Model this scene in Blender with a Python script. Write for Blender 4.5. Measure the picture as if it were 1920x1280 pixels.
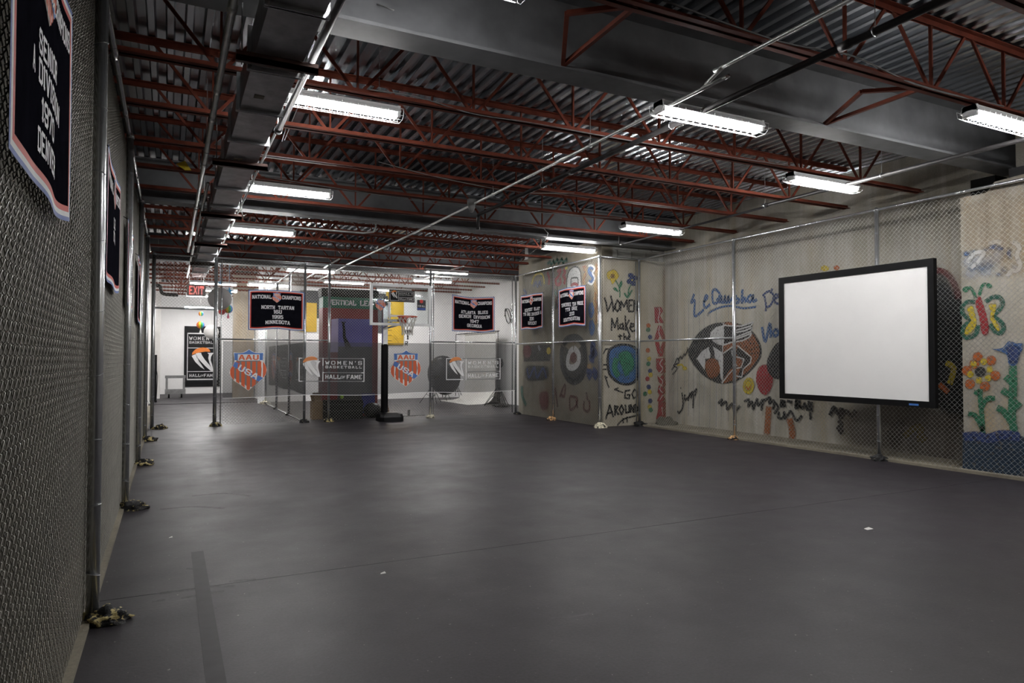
import bpy, bmesh, math, random
import numpy as np
from mathutils import Vector, Matrix, noise as mnoise
random.seed(7)
for o in list(bpy.data.objects): bpy.data.objects.remove(o)
S = bpy.context.scene
COL = S.collection
rad = math.radians

# ------------------------------------------------------------------ camera
YAW, PITCH, ROLL, EYE = rad(26.666), rad(1.408), rad(.066), Vector((0, 0, 1.55))
FWD = Vector((math.sin(YAW)*math.cos(PITCH), math.cos(YAW)*math.cos(PITCH), math.sin(PITCH)))
RT0 = Vector((math.cos(YAW), -math.sin(YAW), 0)); UP0 = RT0.cross(FWD)
RT = RT0*math.cos(ROLL)+UP0*math.sin(ROLL); UP = RT.cross(FWD)
cd = bpy.data.cameras.new('camera'); cam = bpy.data.objects.new('camera', cd); COL.objects.link(cam)
cd.sensor_width = 36; cd.lens = 24.0; cd.clip_start = .05; cd.clip_end = 200
M = Matrix.Identity(4)
for i in range(3):
    M[i][0] = RT[i]; M[i][1] = UP[i]; M[i][2] = -FWD[i]; M[i][3] = EYE[i]
cam.matrix_world = M
S.camera = cam
def at(px, py, ax, val):
    "photo pixel (1920x1280) -> point on the real plane ax = val"
    d = FWD + RT*((px-960)/1280) - UP*((py-640)/1280)
    i = 'xyz'.index(ax)
    return EYE + d*((val-EYE[i])/d[i])
# ------------------------------------------------------------------ world, exposure
w = bpy.data.worlds.new('world'); S.world = w; w.use_nodes = True
bg = w.node_tree.nodes['Background']; bg.inputs[0].default_value = (.02, .02, .022, 1); bg.inputs[1].default_value = .2
S.view_settings.view_transform = 'Standard'; S.view_settings.look = 'None'
S.view_settings.gamma = 1; S.view_settings.use_curve_mapping = False
S.view_settings.exposure = 0.15
S.cycles.use_denoising = True
S.cycles.max_bounces = 5; S.cycles.diffuse_bounces = 3; S.cycles.glossy_bounces = 2; S.cycles.transparent_max_bounces = 20
S.cycles.use_adaptive_sampling = True; S.cycles.adaptive_threshold = .045
S.cycles.sample_clamp_indirect = 4.0
TUBE_POWER = 160.0

# ------------------------------------------------------------------ materials
def nodes(name):
    m = bpy.data.materials.new(name); m.use_nodes = True
    nt = m.node_tree
    return m, nt, nt.nodes['Principled BSDF'], nt.nodes['Material Output']
def link(nt, a, b): nt.links.new(a, b)
def noise(nt, scale, detail=4, rough=.55, stretch=None, coord='Object', dist=0):
    tc = nt.nodes.new('ShaderNodeTexCoord'); n = nt.nodes.new('ShaderNodeTexNoise')
    n.inputs['Scale'].default_value = scale; n.inputs['Detail'].default_value = detail; n.inputs['Roughness'].default_value = rough
    n.inputs['Distortion'].default_value = dist
    if stretch:
        mp = nt.nodes.new('ShaderNodeMapping'); mp.inputs['Scale'].default_value = stretch
        link(nt, tc.outputs[coord], mp.inputs[0]); link(nt, mp.outputs[0], n.inputs['Vector'])
    else: link(nt, tc.outputs[coord], n.inputs['Vector'])
    return n.outputs['Fac']
def ramp(nt, fac, stops):
    r = nt.nodes.new('ShaderNodeValToRGB'); link(nt, fac, r.inputs[0])
    e = r.color_ramp.elements
    while len(e) < len(stops): e.new(.5)
    for k, (p, c) in enumerate(stops):
        e[k].position = p
        e[k].color = (*c, 1) if not isinstance(c, (int, float)) else (c, c, c, 1)
    return r.outputs[0]
def mix(nt, fac, a, b, mode='MIX'):
    n = nt.nodes.new('ShaderNodeMix'); n.data_type = 'RGBA'; n.blend_type = mode
    for i, v in ((0, fac), (6, a), (7, b)):
        if hasattr(v, 'links'): link(nt, v, n.inputs[i])
        elif isinstance(v, (int, float)): n.inputs[i].default_value = v if i == 0 else (v, v, v, 1)
        else: n.inputs[i].default_value = (*v, 1)
    return n.outputs[2]
def bump(nt, b, h, strength=.3, dist=.02):
    n = nt.nodes.new('ShaderNodeBump'); n.inputs['Strength'].default_value = strength; n.inputs['Distance'].default_value = dist
    link(nt, h, n.inputs['Height']); link(nt, n.outputs[0], b.inputs['Normal'])
def plain(name, c, rough=.6, metal=0., var=.25, scale=9, bumpy=0, spec=.5):
    m, nt, b, _ = nodes(name)
    f = noise(nt, scale)
    lo = tuple(x*(1-var) for x in c); hi = tuple(min(1, x*(1+var)) for x in c)
    link(nt, ramp(nt, f, [(.3, lo), (.7, hi)]), b.inputs['Base Color'])
    b.inputs['Roughness'].default_value = rough; b.inputs['Metallic'].default_value = metal
    b.inputs['Specular IOR Level'].default_value = spec
    if bumpy: bump(nt, b, noise(nt, scale*6), bumpy)
    return m
def concrete(name, c1, c2, streak, spots=.5, tan=None, scale=1.0):
    m, nt, b, _ = nodes(name)
    big = ramp(nt, noise(nt, .9*scale, 4, .6), [(.35, c1), (.65, c2)])
    st = ramp(nt, noise(nt, 2.2, 3, .6, (3.2, 3.2, .16)), [(.46, 0.), (.80, .8)])
    col = mix(nt, st, big, streak)
    if tan:
        t = ramp(nt, noise(nt, 1.3, 4, .5, (1.6, 1.6, .35)), [(.5, 0.), (.7, .75)])
        col = mix(nt, t, col, tan)
    fine = ramp(nt, noise(nt, 45, 3, .7), [(.3, .72), (.7, 1.12)])
    col = mix(nt, spots, col, mix(nt, 1., col, fine, 'MULTIPLY'))
    link(nt, col, b.inputs['Base Color']); b.inputs['Roughness'].default_value = .85
    bump(nt, b, noise(nt, 26, 3, .65), .35, .012)
    return m
def emis(name, c, s):
    m, nt, b, o = nodes(name)
    b.inputs['Emission Color'].default_value = (*c, 1); b.inputs['Emission Strength'].default_value = s
    b.inputs['Base Color'].default_value = (.9, .9, .9, 1)
    return m
MAT = {}
def galv(name, c, rough, var, metal=.85):
    m, nt, b, _ = nodes(name)
    f = noise(nt, 9, 3, .6)
    link(nt, ramp(nt, f, [(.3, tuple(x*(1-var) for x in c)), (.7, tuple(x*(1+var) for x in c))]), b.inputs['Base Color'])
    b.inputs['Metallic'].default_value = metal
    b.inputs['Roughness'].default_value = rough
    return m
MAT['galv'] = galv('galvanised_steel', (.74, .76, .78), .27, .08)
MAT['wire'] = galv('galvanised_wire', (.50, .51, .50), .40, .1, .5)
MAT['wire_old'] = galv('dull_fence_wire', (.40, .39, .355), .45, .15, .5)
MAT['deck'] = galv('galvanised_deck', (.46, .48, .51), .24, .05, .95)
MAT['duct'] = galv('duct_sheet_metal', (.40, .40, .41), .38, .2, .8)
MAT['conduit'] = galv('conduit_steel', (.80, .82, .80), .33, .08, .7)
MAT['red_steel'] = plain('red_oxide_primer', (.15, .037, .022), .65, 0, .3, 5, 0, .15)
MAT['beam'] = plain('dark_grey_beam_paint', (.13, .134, .142), .55, 0, .25, 3, .05)
MAT['black_pipe'] = plain('black_pipe_paint', (.035, .033, .034), .45, 0, .3, 6)
MAT['brown_steel'] = plain('dark_brown_channel', (.075, .03, .022), .55, 0, .3, 8)
MAT['black'] = plain('matte_black', (.0045, .0045, .005), .6, 0, .2, 8, 0, .12)
MAT['black_gloss'] = plain('satin_black', (.006, .006, .007), .4, 0, .2, 8, 0, .25)
MAT['grey'] = plain('grey_plastic', (.18, .18, .18), .5)
MAT['white_paint'] = plain('white_enamel', (.82, .83, .84), .4, 0, .05, 4)
MAT['screen'] = plain('matte_white_screen', (.90, .89, .885), .9, 0, .012, 3)
MAT['blue_logo'] = plain('blue_logo_print', (.05, .16, .5), .5)
MAT['cloth'] = plain('black_banner_cloth', (.006, .006, .009), .8, 0, .25, 10, 0, .0)
MAT['b_red'] = plain('banner_red', (.52, .035, .022), .7, 0, .12)
MAT['b_white'] = plain('banner_white', (.70, .69, .70), .7, 0, .06)
MAT['b_blue'] = plain('banner_blue', (.07, .12, .38), .7, 0, .15)
MAT['letter'] = plain('banner_lettering', (.80, .79, .82), .7, 0, .06)
MAT['orange_print'] = plain('orange_print', (.72, .20, .03), .7, 0, .12)
MAT['shield_red'] = plain('shield_red', (.72, .13, .05), .7, 0, .12)
MAT['shield_blue'] = plain('shield_blue', (.07, .17, .50), .7, 0, .2)
MAT['shield_white'] = plain('shield_white', (.70, .69, .66), .7, 0, .08)
MAT['wood'] = plain('worn_wood', (.20, .11, .06), .7, 0, .3, 12)
MAT['cardboard'] = plain('cardboard', (.24, .16, .085), .8, 0, .15, 12)
MAT['white_wall'] = concrete('white_painted_wall', (.84, .83, .83), (.90, .89, .89), (.87, .86, .86), .15)
MAT['conc_right'] = concrete('stained_concrete_wall', (.40, .375, .305), (.56, .53, .46), (.68, .66, .62), .7, (.46, .39, .26))
MAT['conc_return'] = concrete('pale_concrete_return', (.36, .32, .25), (.50, .46, .37), (.52, .49, .43), .7, (.40, .345, .24))
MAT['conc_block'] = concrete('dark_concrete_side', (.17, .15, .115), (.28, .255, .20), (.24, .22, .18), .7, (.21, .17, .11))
MAT['conc_pillar'] = concrete('tan_concrete_pillar', (.38, .345, .285), (.50, .465, .395), (.53, .50, .46), .7, (.50, .375, .21))
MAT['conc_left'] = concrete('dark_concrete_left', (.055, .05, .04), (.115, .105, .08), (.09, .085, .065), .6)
MAT['conc_curb'] = concrete('bare_concrete', (.17, .15, .115), (.28, .25, .19), (.24, .215, .17), .7)
MAT['white_brick'] = concrete('worn_white_masonry', (.62, .60, .58), (.84, .82, .80), (.76, .74, .72), .4)
MAT['block'] = plain('grey_masonry_block', (.30, .30, .28), .9, 0, .12, 4, .2)
MAT['mortar'] = plain('pale_mortar', (.46, .45, .42), .9, 0, .1, 6, .2)
MAT['tan_column'] = concrete('mottled_tan_column', (.28, .22, .15), (.42, .36, .28), (.36, .33, .30), .5)
def floor_mat():
    m, nt, b, _ = nodes('charcoal_floor_paint')
    base = ramp(nt, noise(nt, .55, 6, .65), [(.25, (.027, .0235, .028)), (.75, (.034, .0300, .0355))])
    fine = ramp(nt, noise(nt, 60, 4, .7), [(.35, .75), (.75, 1.25)])
    col = mix(nt, 1., base, fine, 'MULTIPLY')
    sc = ramp(nt, noise(nt, 3.4, 8, .75, (1, 2.6, 1), dist=1.2), [(.60, 0.), (.74, .5)])
    sc2 = ramp(nt, noise(nt, .8, 3), [(.5, 0.), (.62, 1.)])
    col = mix(nt, mix(nt, 1., sc, sc2, 'MULTIPLY'), col, (.16, .155, .16))
    dots = ramp(nt, noise(nt, 34, 2, .5), [(.72, 0.), (.76, .7)])
    col = mix(nt, dots, col, (.20, .19, .18))
    link(nt, col, b.inputs['Base Color'])
    link(nt, ramp(nt, noise(nt, 1.7, 6, .6), [(.3, .42), (.7, .52)]), b.inputs['Roughness'])
    b.inputs['Specular IOR Level'].default_value = .2
    bump(nt, b, noise(nt, 42, 3, .6), .12, .006)
    return m
MAT['floor'] = floor_mat()
MAT['floor_tape'] = plain('dark_floor_tape', (.017, .015, .018), .5, 0, .25, 9, 0, .15)
def foam_mat(name, pale, cut):
    m, nt, b, _ = nodes(name)
    f = ramp(nt, noise(nt, 16, 3, .55), [(cut, (.010, .010, .011)), (cut+.05, pale)])
    link(nt, f, b.inputs['Base Color']); b.inputs['Roughness'].default_value = .7
    bump(nt, b, noise(nt, 30, 3), .6, .02)
    return m
MAT['foam'] = foam_mat('chipped_black_foam', (.55, .45, .20), .53)
MAT['foam_black'] = foam_mat('black_foam', (.42, .34, .2), .66)
MAT['foam_white'] = foam_mat('pale_foam', (.70, .65, .50), .42)
MAT['foam_orange'] = foam_mat('orange_tan_foam', (.62, .36, .16), .45)
def seethru(name, c, alpha):
    m, nt, b, o = nodes(name)
    b.inputs['Base Color'].default_value = (*c, 1); b.inputs['Roughness'].default_value = .8
    t = nt.nodes.new('ShaderNodeBsdfTransparent'); mx = nt.nodes.new('ShaderNodeMixShader')
    mx.inputs[0].default_value = alpha; link(nt, t.outputs[0], mx.inputs[1]); link(nt, b.outputs[0], mx.inputs[2])
    link(nt, mx.outputs[0], o.inputs[0])
    return m
MAT['windscreen'] = seethru('grey_mesh_fabric', (.10, .10, .105), .58)
MAT['windscreen_dark'] = seethru('dark_mesh_fabric', (.014, .015, .016), .95)
MAT['p_white'] = seethru('printed_white', (.95, .94, .95), .93)
MAT['p_red'] = seethru('printed_red', (.85, .17, .07), .9)
MAT['p_blue'] = seethru('printed_blue', (.12, .26, .66), .9)
MAT['p_orange'] = seethru('printed_orange', (.9, .32, .10), .88)
def glass():
    m, nt, b, o = nodes('clear_backboard_glass')
    t = nt.nodes.new('ShaderNodeBsdfTransparent'); g = nt.nodes.new('ShaderNodeBsdfGlossy'); g.inputs['Roughness'].default_value = .03
    t.inputs[0].default_value = (.80, .82, .82, 1)
    fr = nt.nodes.new('ShaderNodeFresnel'); fr.inputs[0].default_value = 1.3
    mx = nt.nodes.new('ShaderNodeMixShader')
    link(nt, fr.outputs[0], mx.inputs[0]); link(nt, t.outputs[0], mx.inputs[1]); link(nt, g.outputs[0], mx.inputs[2]); link(nt, mx.outputs[0], o.inputs[0])
    return m
MAT['glass'] = glass()
MAT['tube'] = emis('fluorescent_tube', (1., .985, .965), TUBE_POWER)
MAT['exit_glow'] = emis('exit_letters', (1., .05, .03), .7)
MAT['rim'] = plain('orange_rim', (.62, .07, .02), .45)
MAT['net'] = plain('white_net_cord', (.66, .64, .60), .9)
MAT['red_panel'] = plain('dark_red_panel', (.22, .014, .016), .5, 0, .12, 3)
MAT['green_panel'] = plain('dark_green_panel', (.010, .125, .075), .5, 0, .1, 3)
MAT['purple'] = plain('blue_violet_panel', (.095, .085, .36), .5, 0, .15, 2)
MAT['lilac'] = plain('pale_lilac_panel', (.45, .38, .62), .5, 0, .2, 2)
MAT['blue_panel'] = plain('deep_blue_panel', (.02, .03, .22), .5, 0, .2, 3)
MAT['yellow_panel'] = plain('mustard_panel', (.55, .34, .012), .5, 0, .08, 3)
MAT['charcoal'] = plain('charcoal_panel', (.035, .036, .040), .6, 0, .2, 3)
MAT['poster_dark'] = plain('dark_banner_print', (.010, .010, .011), .6, 0, .15, 3, 0, .15)
MAT['lantern_grey'] = plain('grey_paper_lantern', (.36, .35, .35), .9, 0, .06)
MAT['lantern_white'] = plain('white_paper_lantern', (.78, .77, .76), .9, 0, .04)
MAT['sky_blue'] = plain('bright_blue_foil', (.05, .32, .62), .4)
for n_, c_ in (('r_red', (.7, .05, .04)), ('r_yellow', (.8, .6, .03)), ('r_green', (.06, .4, .10)), ('r_violet', (.25, .06, .5)), ('r_pink', (.8, .15, .25)), ('paper', (.7, .69, .66)), ('note', (.75, .55, .03)), ('bx', (.17, .15, .11)), ('lime', (.35, .6, .05))):
    MAT[n_] = plain('colour_'+n_, c_, .6, 0, .1)
def spray(name, c, body=.97, soft=.45, wear=.46):
    "spray paint: soft towards the stroke's edge, worn by noise"
    m, nt, b, o = nodes('spray_'+name)
    b.inputs['Base Color'].default_value = (*c, 1)
    b.inputs['Roughness'].default_value = .6
    a = nt.nodes.new('ShaderNodeAttribute'); a.attribute_name = 'edge'
    e = ramp(nt, a.outputs['Fac'], [(1-soft, body), (1., 0.)])
    n2 = ramp(nt, noise(nt, 24, 2, .6), [(wear-.16, .35), (wear, 1.)])
    al = mix(nt, 1., e, n2, 'MULTIPLY')
    t = nt.nodes.new('ShaderNodeBsdfTransparent'); mx = nt.nodes.new('ShaderNodeMixShader')
    link(nt, al, mx.inputs[0]); link(nt, t.outputs[0], mx.inputs[1]); link(nt, b.outputs[0], mx.inputs[2]); link(nt, mx.outputs[0], o.inputs[0])
    return m
SP = {}
for n_, c_, kw in (('black', (.012, .012, .014), {}), ('blue', (.035, .10, .26), {}), ('navy', (.02, .04, .14), {}), ('red', (.30, .02, .025), {}), ('white', (.60, .60, .60), {}),
                   ('pale', (.48, .50, .55), dict(body=.6, soft=.8)), ('green', (.02, .15, .075), {}), ('darkgreen', (.015, .09, .06), {}), ('yellow', (.55, .42, .02), {}),
                   ('orange', (.42, .10, .015), {}), ('brown', (.22, .065, .015), {}), ('rust', (.28, .12, .025), dict(body=.55, soft=.9)), ('pond', (.010, .028, .055), dict(soft=.15)), ('scuff', (.20, .195, .20), dict(body=.45, soft=.9, wear=.52)), ('dark_brown', (.075, .058, .045), dict(body=.72, soft=.7, wear=.40)), ('stain', (.42, .27, .10), dict(body=.35, soft=.95, wear=.5)), ('drip', (.34, .10, .02), dict(body=.9, soft=.75, wear=.46)),
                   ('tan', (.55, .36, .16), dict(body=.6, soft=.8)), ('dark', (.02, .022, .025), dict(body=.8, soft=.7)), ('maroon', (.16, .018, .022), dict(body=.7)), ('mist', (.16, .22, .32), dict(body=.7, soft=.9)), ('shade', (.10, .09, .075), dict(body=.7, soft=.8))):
    SP[n_] = spray(n_, c_, **kw)

# ------------------------------------------------------------------ mesh helpers
class MB:
    def __init__(s): s.v = []; s.f = []; s.e = []
    def add(s, vs, fs, es=None):
        k = len(s.v); s.v += [tuple(x) for x in vs]; s.f += [tuple(i+k for i in f) for f in fs]
        s.e += list(es) if es is not None else [0.]*len(vs)
        return s
    def box(s, x0, x1, y0, y1, z0, z1):
        vs = [(x, y, z) for x in (x0, x1) for y in (y0, y1) for z in (z0, z1)]
        return s.add(vs, [(0, 1, 3, 2), (4, 6, 7, 5), (0, 4, 5, 1), (2, 3, 7, 6), (0, 2, 6, 4), (1, 5, 7, 3)])
    def tube(s, pts, r, n=8, caps=True, closed=False):
        pts = [Vector(p) for p in pts]; rings = []; m = len(pts)
        ref = None
        for i, p in enumerate(pts):
            if closed: d = pts[(i+1) % m]-pts[i-1]
            else: d = pts[min(i+1, m-1)]-pts[max(i-1, 0)]
            d = d.normalized() if d.length > 1e-9 else Vector((0, 0, 1))
            if ref is None: ref = Vector((0, 0, 1)) if abs(d.z) < .9 else Vector((1, 0, 0))
            u = d.cross(ref)
            if u.length < 1e-4: u = d.cross(Vector((1, 0, 0)) if abs(d.x) < .9 else Vector((0, 1, 0)))
            u.normalize(); v = d.cross(u).normalized(); ref = -v if False else ref
            rr = r[i] if isinstance(r, (list, tuple)) else r
            rings.append([p+u*(rr*math.cos(2*math.pi*k/n))+v*(rr*math.sin(2*math.pi*k/n)) for k in range(n)])
        vs = [q for R_ in rings for q in R_]; fs = []
        for i in range(m if closed else m-1):
            j = (i+1) % m
            for k in range(n): fs.append((i*n+k, i*n+(k+1) % n, j*n+(k+1) % n, j*n+k))
        if caps and not closed: fs += [tuple(range(n-1, -1, -1)), tuple((m-1)*n+k for k in range(n))]
        return s.add(vs, fs)
    def bar(s, a, b, w, h, up=(0, 0, 1)):
        a = Vector(a); b = Vector(b); d = (b-a).normalized(); u = Vector(up)
        if abs(d.dot(u)) > .95: u = Vector((0, 1, 0))
        r = d.cross(u).normalized(); t = r.cross(d)
        vs = [p+r*(sx*w/2)+t*(sz*h/2) for p in (a, b) for sx, sz in ((-1, -1), (1, -1), (1, 1), (-1, 1))]
        return s.add(vs, [(3, 2, 1, 0), (4, 5, 6, 7), (0, 1, 5, 4), (1, 2, 6, 5), (2, 3, 7, 6), (3, 0, 4, 7)])
    def sphere(s, c, r, n=14, m=9, sq=(1, 1, 1)):
        vs = []; fs = []
        for i in range(m+1):
            th = math.pi*i/m
            for k in range(n):
                ph = 2*math.pi*k/n
                vs.append((c[0]+r*sq[0]*math.sin(th)*math.cos(ph), c[1]+r*sq[1]*math.sin(th)*math.sin(ph), c[2]+r*sq[2]*math.cos(th)))
        for i in range(m):
            for k in range(n): fs.append((i*n+k, (i+1)*n+k, (i+1)*n+(k+1) % n, i*n+(k+1) % n))
        return s.add(vs, fs)
    def poly(s, pts, e=None): return s.add(pts, [tuple(range(len(pts)))], e)
    def build(s, name, mat, parent=None, smooth=False):
        me = bpy.data.meshes.new(name); me.from_pydata(s.v, [], s.f)
        if any(s.e):
            a = me.attributes.new('edge', 'FLOAT', 'POINT'); a.data.foreach_set('value', s.e)
        if smooth: me.polygons.foreach_set('use_smooth', [True]*len(me.polygons))
        me.materials.append(MAT[mat] if isinstance(mat, str) else mat)
        me.update()
        o = bpy.data.objects.new(name, me); COL.objects.link(o)
        if parent: o.parent = parent; o.matrix_parent_inverse = parent.matrix_world.inverted() if parent.type != 'EMPTY' else Matrix.Translation(-parent.location)
        return o
def tag(o, label=None, cat=None, group=None, kind=None):
    if label: o['label'] = label
    if cat: o['category'] = cat
    if group: o['group'] = group
    if kind: o['kind'] = kind
    return o
def thing(name, loc, label, cat, group=None):
    o = bpy.data.objects.new(name, None); COL.objects.link(o); o.location = loc; o.empty_display_size = .1
    return tag(o, label, cat, group)
def inst(src, parent, loc=(0, 0, 0), rz=0, name=None):
    "linked copy of a mesh built round the origin, placed at a world point under parent"
    o = bpy.data.objects.new(name or src.name.split('.')[0], src.data if hasattr(src, 'data') else src); COL.objects.link(o)
    o.parent = parent; pl = parent.location if parent else Vector()
    o.location = Vector(loc)-pl; o.rotation_euler = (0, 0, rz)
    return o
def mesh_of(mb, name, mat, smooth=False):
    me = bpy.data.meshes.new(name); me.from_pydata(mb.v, [], mb.f); me.materials.append(MAT[mat])
    if smooth: me.polygons.foreach_set('use_smooth', [True]*len(me.polygons))
    return me
def struct(name, mb, mat, label, parent=None):
    o = mb.build(name, mat, parent)
    if not parent: tag(o, label, None, None, 'structure')
    return o
def catmull(P, n=6, closed=False):
    P = [Vector(p) for p in P]
    if len(P) < 3: return P
    out = []; m = len(P)
    rng = range(m) if closed else range(m-1)
    for i in rng:
        if closed: a, b, c, d = P[i-1], P[i], P[(i+1) % m], P[(i+2) % m]
        else: a, b, c, d = P[max(i-1, 0)], P[i], P[i+1], P[min(i+2, m-1)]
        for k in range(n):
            t = k/n
            out.append(.5*((2*b)+(c-a)*t+(2*a-5*b+4*c-d)*t*t+(3*b-a-3*c+d)*t**3))
    if not closed: out.append(P[-1])
    return out

# ================================================================== THE ROOM
XL, XR, DECK = -.62, 10.6, 4.80
FX, RX, BY, SX, FY = -.43, 9.75, 16.95, 8.66, 12.85      # fence lines: left, right, back, side, short front
fl = thing('floor', (0, 0, 0), 'charcoal painted floor of the hall with one long seam', None)
fl['kind'] = 'structure'
MB().box(-.40, 9.70, -4, 5.097, -.02, 0).build('floor_panel', 'floor', fl)
MB().box(-.40, 9.70, 5.103, 25.6, -.02, 0).build('floor_panel', 'floor', fl)
MB().box(-.62, 12, 25.606, 34, -.02, .004).build('floor_panel', 'floor', fl)
MB().box(9.70, 12, 17.0, 25.6, -.02, 0).build('floor_panel', 'floor', fl)
MB().box(-.62, 12.0, -4, 34, -.10, -.02).build('sub_floor', 'conc_curb', fl)
MB().box(.175, .265, 3.3, 6.05, 0, .002).build('floor_tape', 'floor_tape', fl)
MB().box(-.40, 3.0, 25.56, 25.70, 0, .012).build('threshold_strip', 'floor_tape', fl)
struct('curb_left', MB().box(XL, -.44, -4, 16.9, -.02, .06).box(-.44, -.39, -4, 16.9, -.02, .028), 'conc_curb', 'narrow bare concrete curb under the long chain link fence')
struct('curb_right', MB().box(9.72, XR, -4, 12.95, -.02, .035), 'conc_curb', 'bare concrete footing strip at the foot of the graffiti wall')
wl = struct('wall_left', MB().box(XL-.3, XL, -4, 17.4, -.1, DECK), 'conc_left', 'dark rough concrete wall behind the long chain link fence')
wr = struct('wall_right', MB().box(XR, XR+.3, -4, 13.3, -.1, DECK), 'conc_right', 'stained concrete wall with graffiti behind the projection screen')
wt = struct('wall_return', MB().box(8.83, XR, 12.95, 13.25, -.1, 3.86), 'conc_return', 'short pale concrete wall painted with women make the world go around')
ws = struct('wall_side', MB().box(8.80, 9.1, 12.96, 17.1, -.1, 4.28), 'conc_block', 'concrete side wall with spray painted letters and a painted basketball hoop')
# masonry blocks above the return wall
blk = mesh_of(MB().box(-.195, .195, -.06, .06, -.095, .095), 'block', 'block')
for r_ in range(2):
    for k in range(5):
        x = 9.03+k*.40+(.2 if r_ else 0)
        if x < 10.5: inst(type('o', (), {'data': blk, 'name': 'block'}), wt, (x, 13.02, 3.965+r_*.2), 0, 'block')
MB().box(8.83, XR, 13.0, 13.25, 3.86, DECK).build('mortar_bed', 'mortar', wt)
pl = struct('pillar', MB().box(9.87, XR, 2.8, 5.68, -.1, 3.80), 'conc_pillar', 'tan concrete pillar painted with a butterfly, a cloud and flowers')
MB().add([(9.9, y, z) for y, z in ((5.35, 3.8), (5.25, 3.93), (4.6, 3.97), (4.5, 3.8))]+[(10.6, y, z) for y, z in ((5.35, 3.8), (5.25, 3.93), (4.6, 3.97), (4.5, 3.8))],
         [(0, 1, 2, 3), (7, 6, 5, 4), (0, 4, 5, 1), (1, 5, 6, 2), (2, 6, 7, 3)]).build('pillar_cap', 'conc_pillar', pl)
MB().box(10.05, 10.45, 4.95, 5.15, 3.95, 4.1).box(9.95, 10.5, 4.65, 4.9, 3.95, 4.75).build('steel_stub', 'beam', pl)
MB().box(10.3, 10.62, 5.45, 5.78, 3.85, 4.12).build('pocket_shade_block', 'black', wr)  # solid black block stands in for the darkness inside an opening
struct('wall_front', MB().box(XL-.3, XR+.3, -4.3, -4, -.1, DECK), 'conc_left', 'concrete wall closing the hall behind the viewer')
wb = struct('wall_back', MB().box(3.0, 12.0, 25.4, 25.7, -.1, DECK), 'white_wall', 'white painted wall closing the room behind the cage')
struct('wall_corridor_end', MB().box(-1.0, 3.3, 32.7, 33.0, -.1, DECK), 'white_wall', 'white wall at the far end of the corridor')
struct('wall_corridor_left', MB().box(XL-.3, XL+.02, 17.4, 32.7, -.1, DECK), 'white_brick', 'worn white masonry wall along the corridor')
struct('pilaster', MB().box(XL+.02, -.30, 29.2, 29.9, 0, DECK), 'white_brick', 'worn white pilaster on the corridor wall')
struct('wall_corridor_right', MB().box(3.0, 3.3, 25.7, 32.7, -.1, DECK), 'white_wall', 'white wall on the cage side of the corridor')
struct('wall_cage_right', MB().box(10.3, 10.6, 17.3, 25.4, -.1, DECK), 'white_wall', 'pale grey wall of the room behind the cage')
struct('wall_cage_front', MB().box(9.1, 10.6, 17.1, 17.3, -.1, DECK), 'white_wall', 'short pale wall closing the cage room beside the painted side wall')
# ---- corrugated deck
ce = thing('ceiling', (0, 0, DECK), 'corrugated galvanised steel roof deck', None); ce['kind'] = 'structure'
P = .168
def deck_sheet(x0, n, y0, y1):
    mb = MB(); prof = []
    for k in range(n):
        for dx, z in ((0, 0), (.055, 0), (.073, .06), (.150, .06)): prof.append((x0+k*P+dx, DECK+z))
    prof.append((x0+n*P, DECK))
    vs = [(x, y, z) for x, z in prof for y in (y0, y1)]
    mb.add(vs, [(2*i, 2*i+2, 2*i+3, 2*i+1) for i in range(len(prof)-1)])
    return mb
x = -.932+.04
k = 0
while x < 12:
    deck_sheet(x, 5, -4.2, 12.6).build('deck_sheet', 'deck', ce)
    deck_sheet(x, 5, 12.602, 33).build('deck_sheet', 'deck', ce)
    x += 5*P; k += 1
MB().box(-1.2, 12.2, -4.3, 33.2, DECK+.075, DECK+.1).build('roof_slab', 'charcoal', ce)

# ---- girders
def ibeam(y, x0, x1, label, z0=4.1, z1=4.79, fw=.15):
    t = thing('beam', (x0, y, z0), label, 'beam', 'grey roof girders')
    MB().box(x0, x1, y-fw, y+fw, z0, z0+.028).build('bottom_flange', 'beam', t)
    MB().box(x0, x1, y-.012, y+.012, z0+.028, z1-.028).build('web', 'beam', t)
    MB().box(x0, x1, y-fw, y+fw, z1-.028, z1).build('top_flange', 'beam', t)
    return t
b1 = ibeam(5.25, XL, 10.4, 'deep dark grey steel I-beam crossing the ceiling above the projection screen')
ibeam(12.58, XL, 10.5, 'dark grey steel I-beam in line with the short painted return wall')
ibeam(20.0, XL, 10.3, 'dark steel I-beam over the room behind the cage')
for xx in (7.35, 4.05):
    pass
# ---- open web joists
def joist(y, x0, x1, label, detail=True, phase=1.6):
    t = thing('ceiling_joist', (x0, y, 4.1), label, 'joist', 'red steel bar joists')
    zb, zt, a, th, g = 4.10, 4.79, .055, .007, .012
    for nm, z, sgn in (('bottom_chord', zb, 1), ('top_chord', zt, -1)):
        mb = MB()
        for s in (-1, 1):
            ya, yb = sorted((y+s*g, y+s*(g+th))); mb.box(x0, x1, ya, yb, *sorted((z, z+sgn*a)))
            ya, yb = sorted((y+s*g, y+s*(g+a))); mb.box(x0, x1, ya, yb, *sorted((z, z+sgn*th)))
        mb.build(nm, 'red_steel', t)
    xb = phase
    while xb-1.22 > x0+.1: xb -= 1.22
    while xb < x1-.2:
        for dx in (-.56, 0, .56):
            p = (xb+dx*.07, y, zb+.03); q = (min(max(xb+dx, x0+.03), x1-.03), y, zt-.03)
            MB().bar(p, q, .022 if dx else .018, .03).build('web_bar', 'red_steel', t)
        xb += 1.22
    return t
ordn = ['first', 'second', 'third', 'fourth', 'fifth']
JY = [6.52, 7.79, 9.06, 10.33, 11.6]
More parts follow.
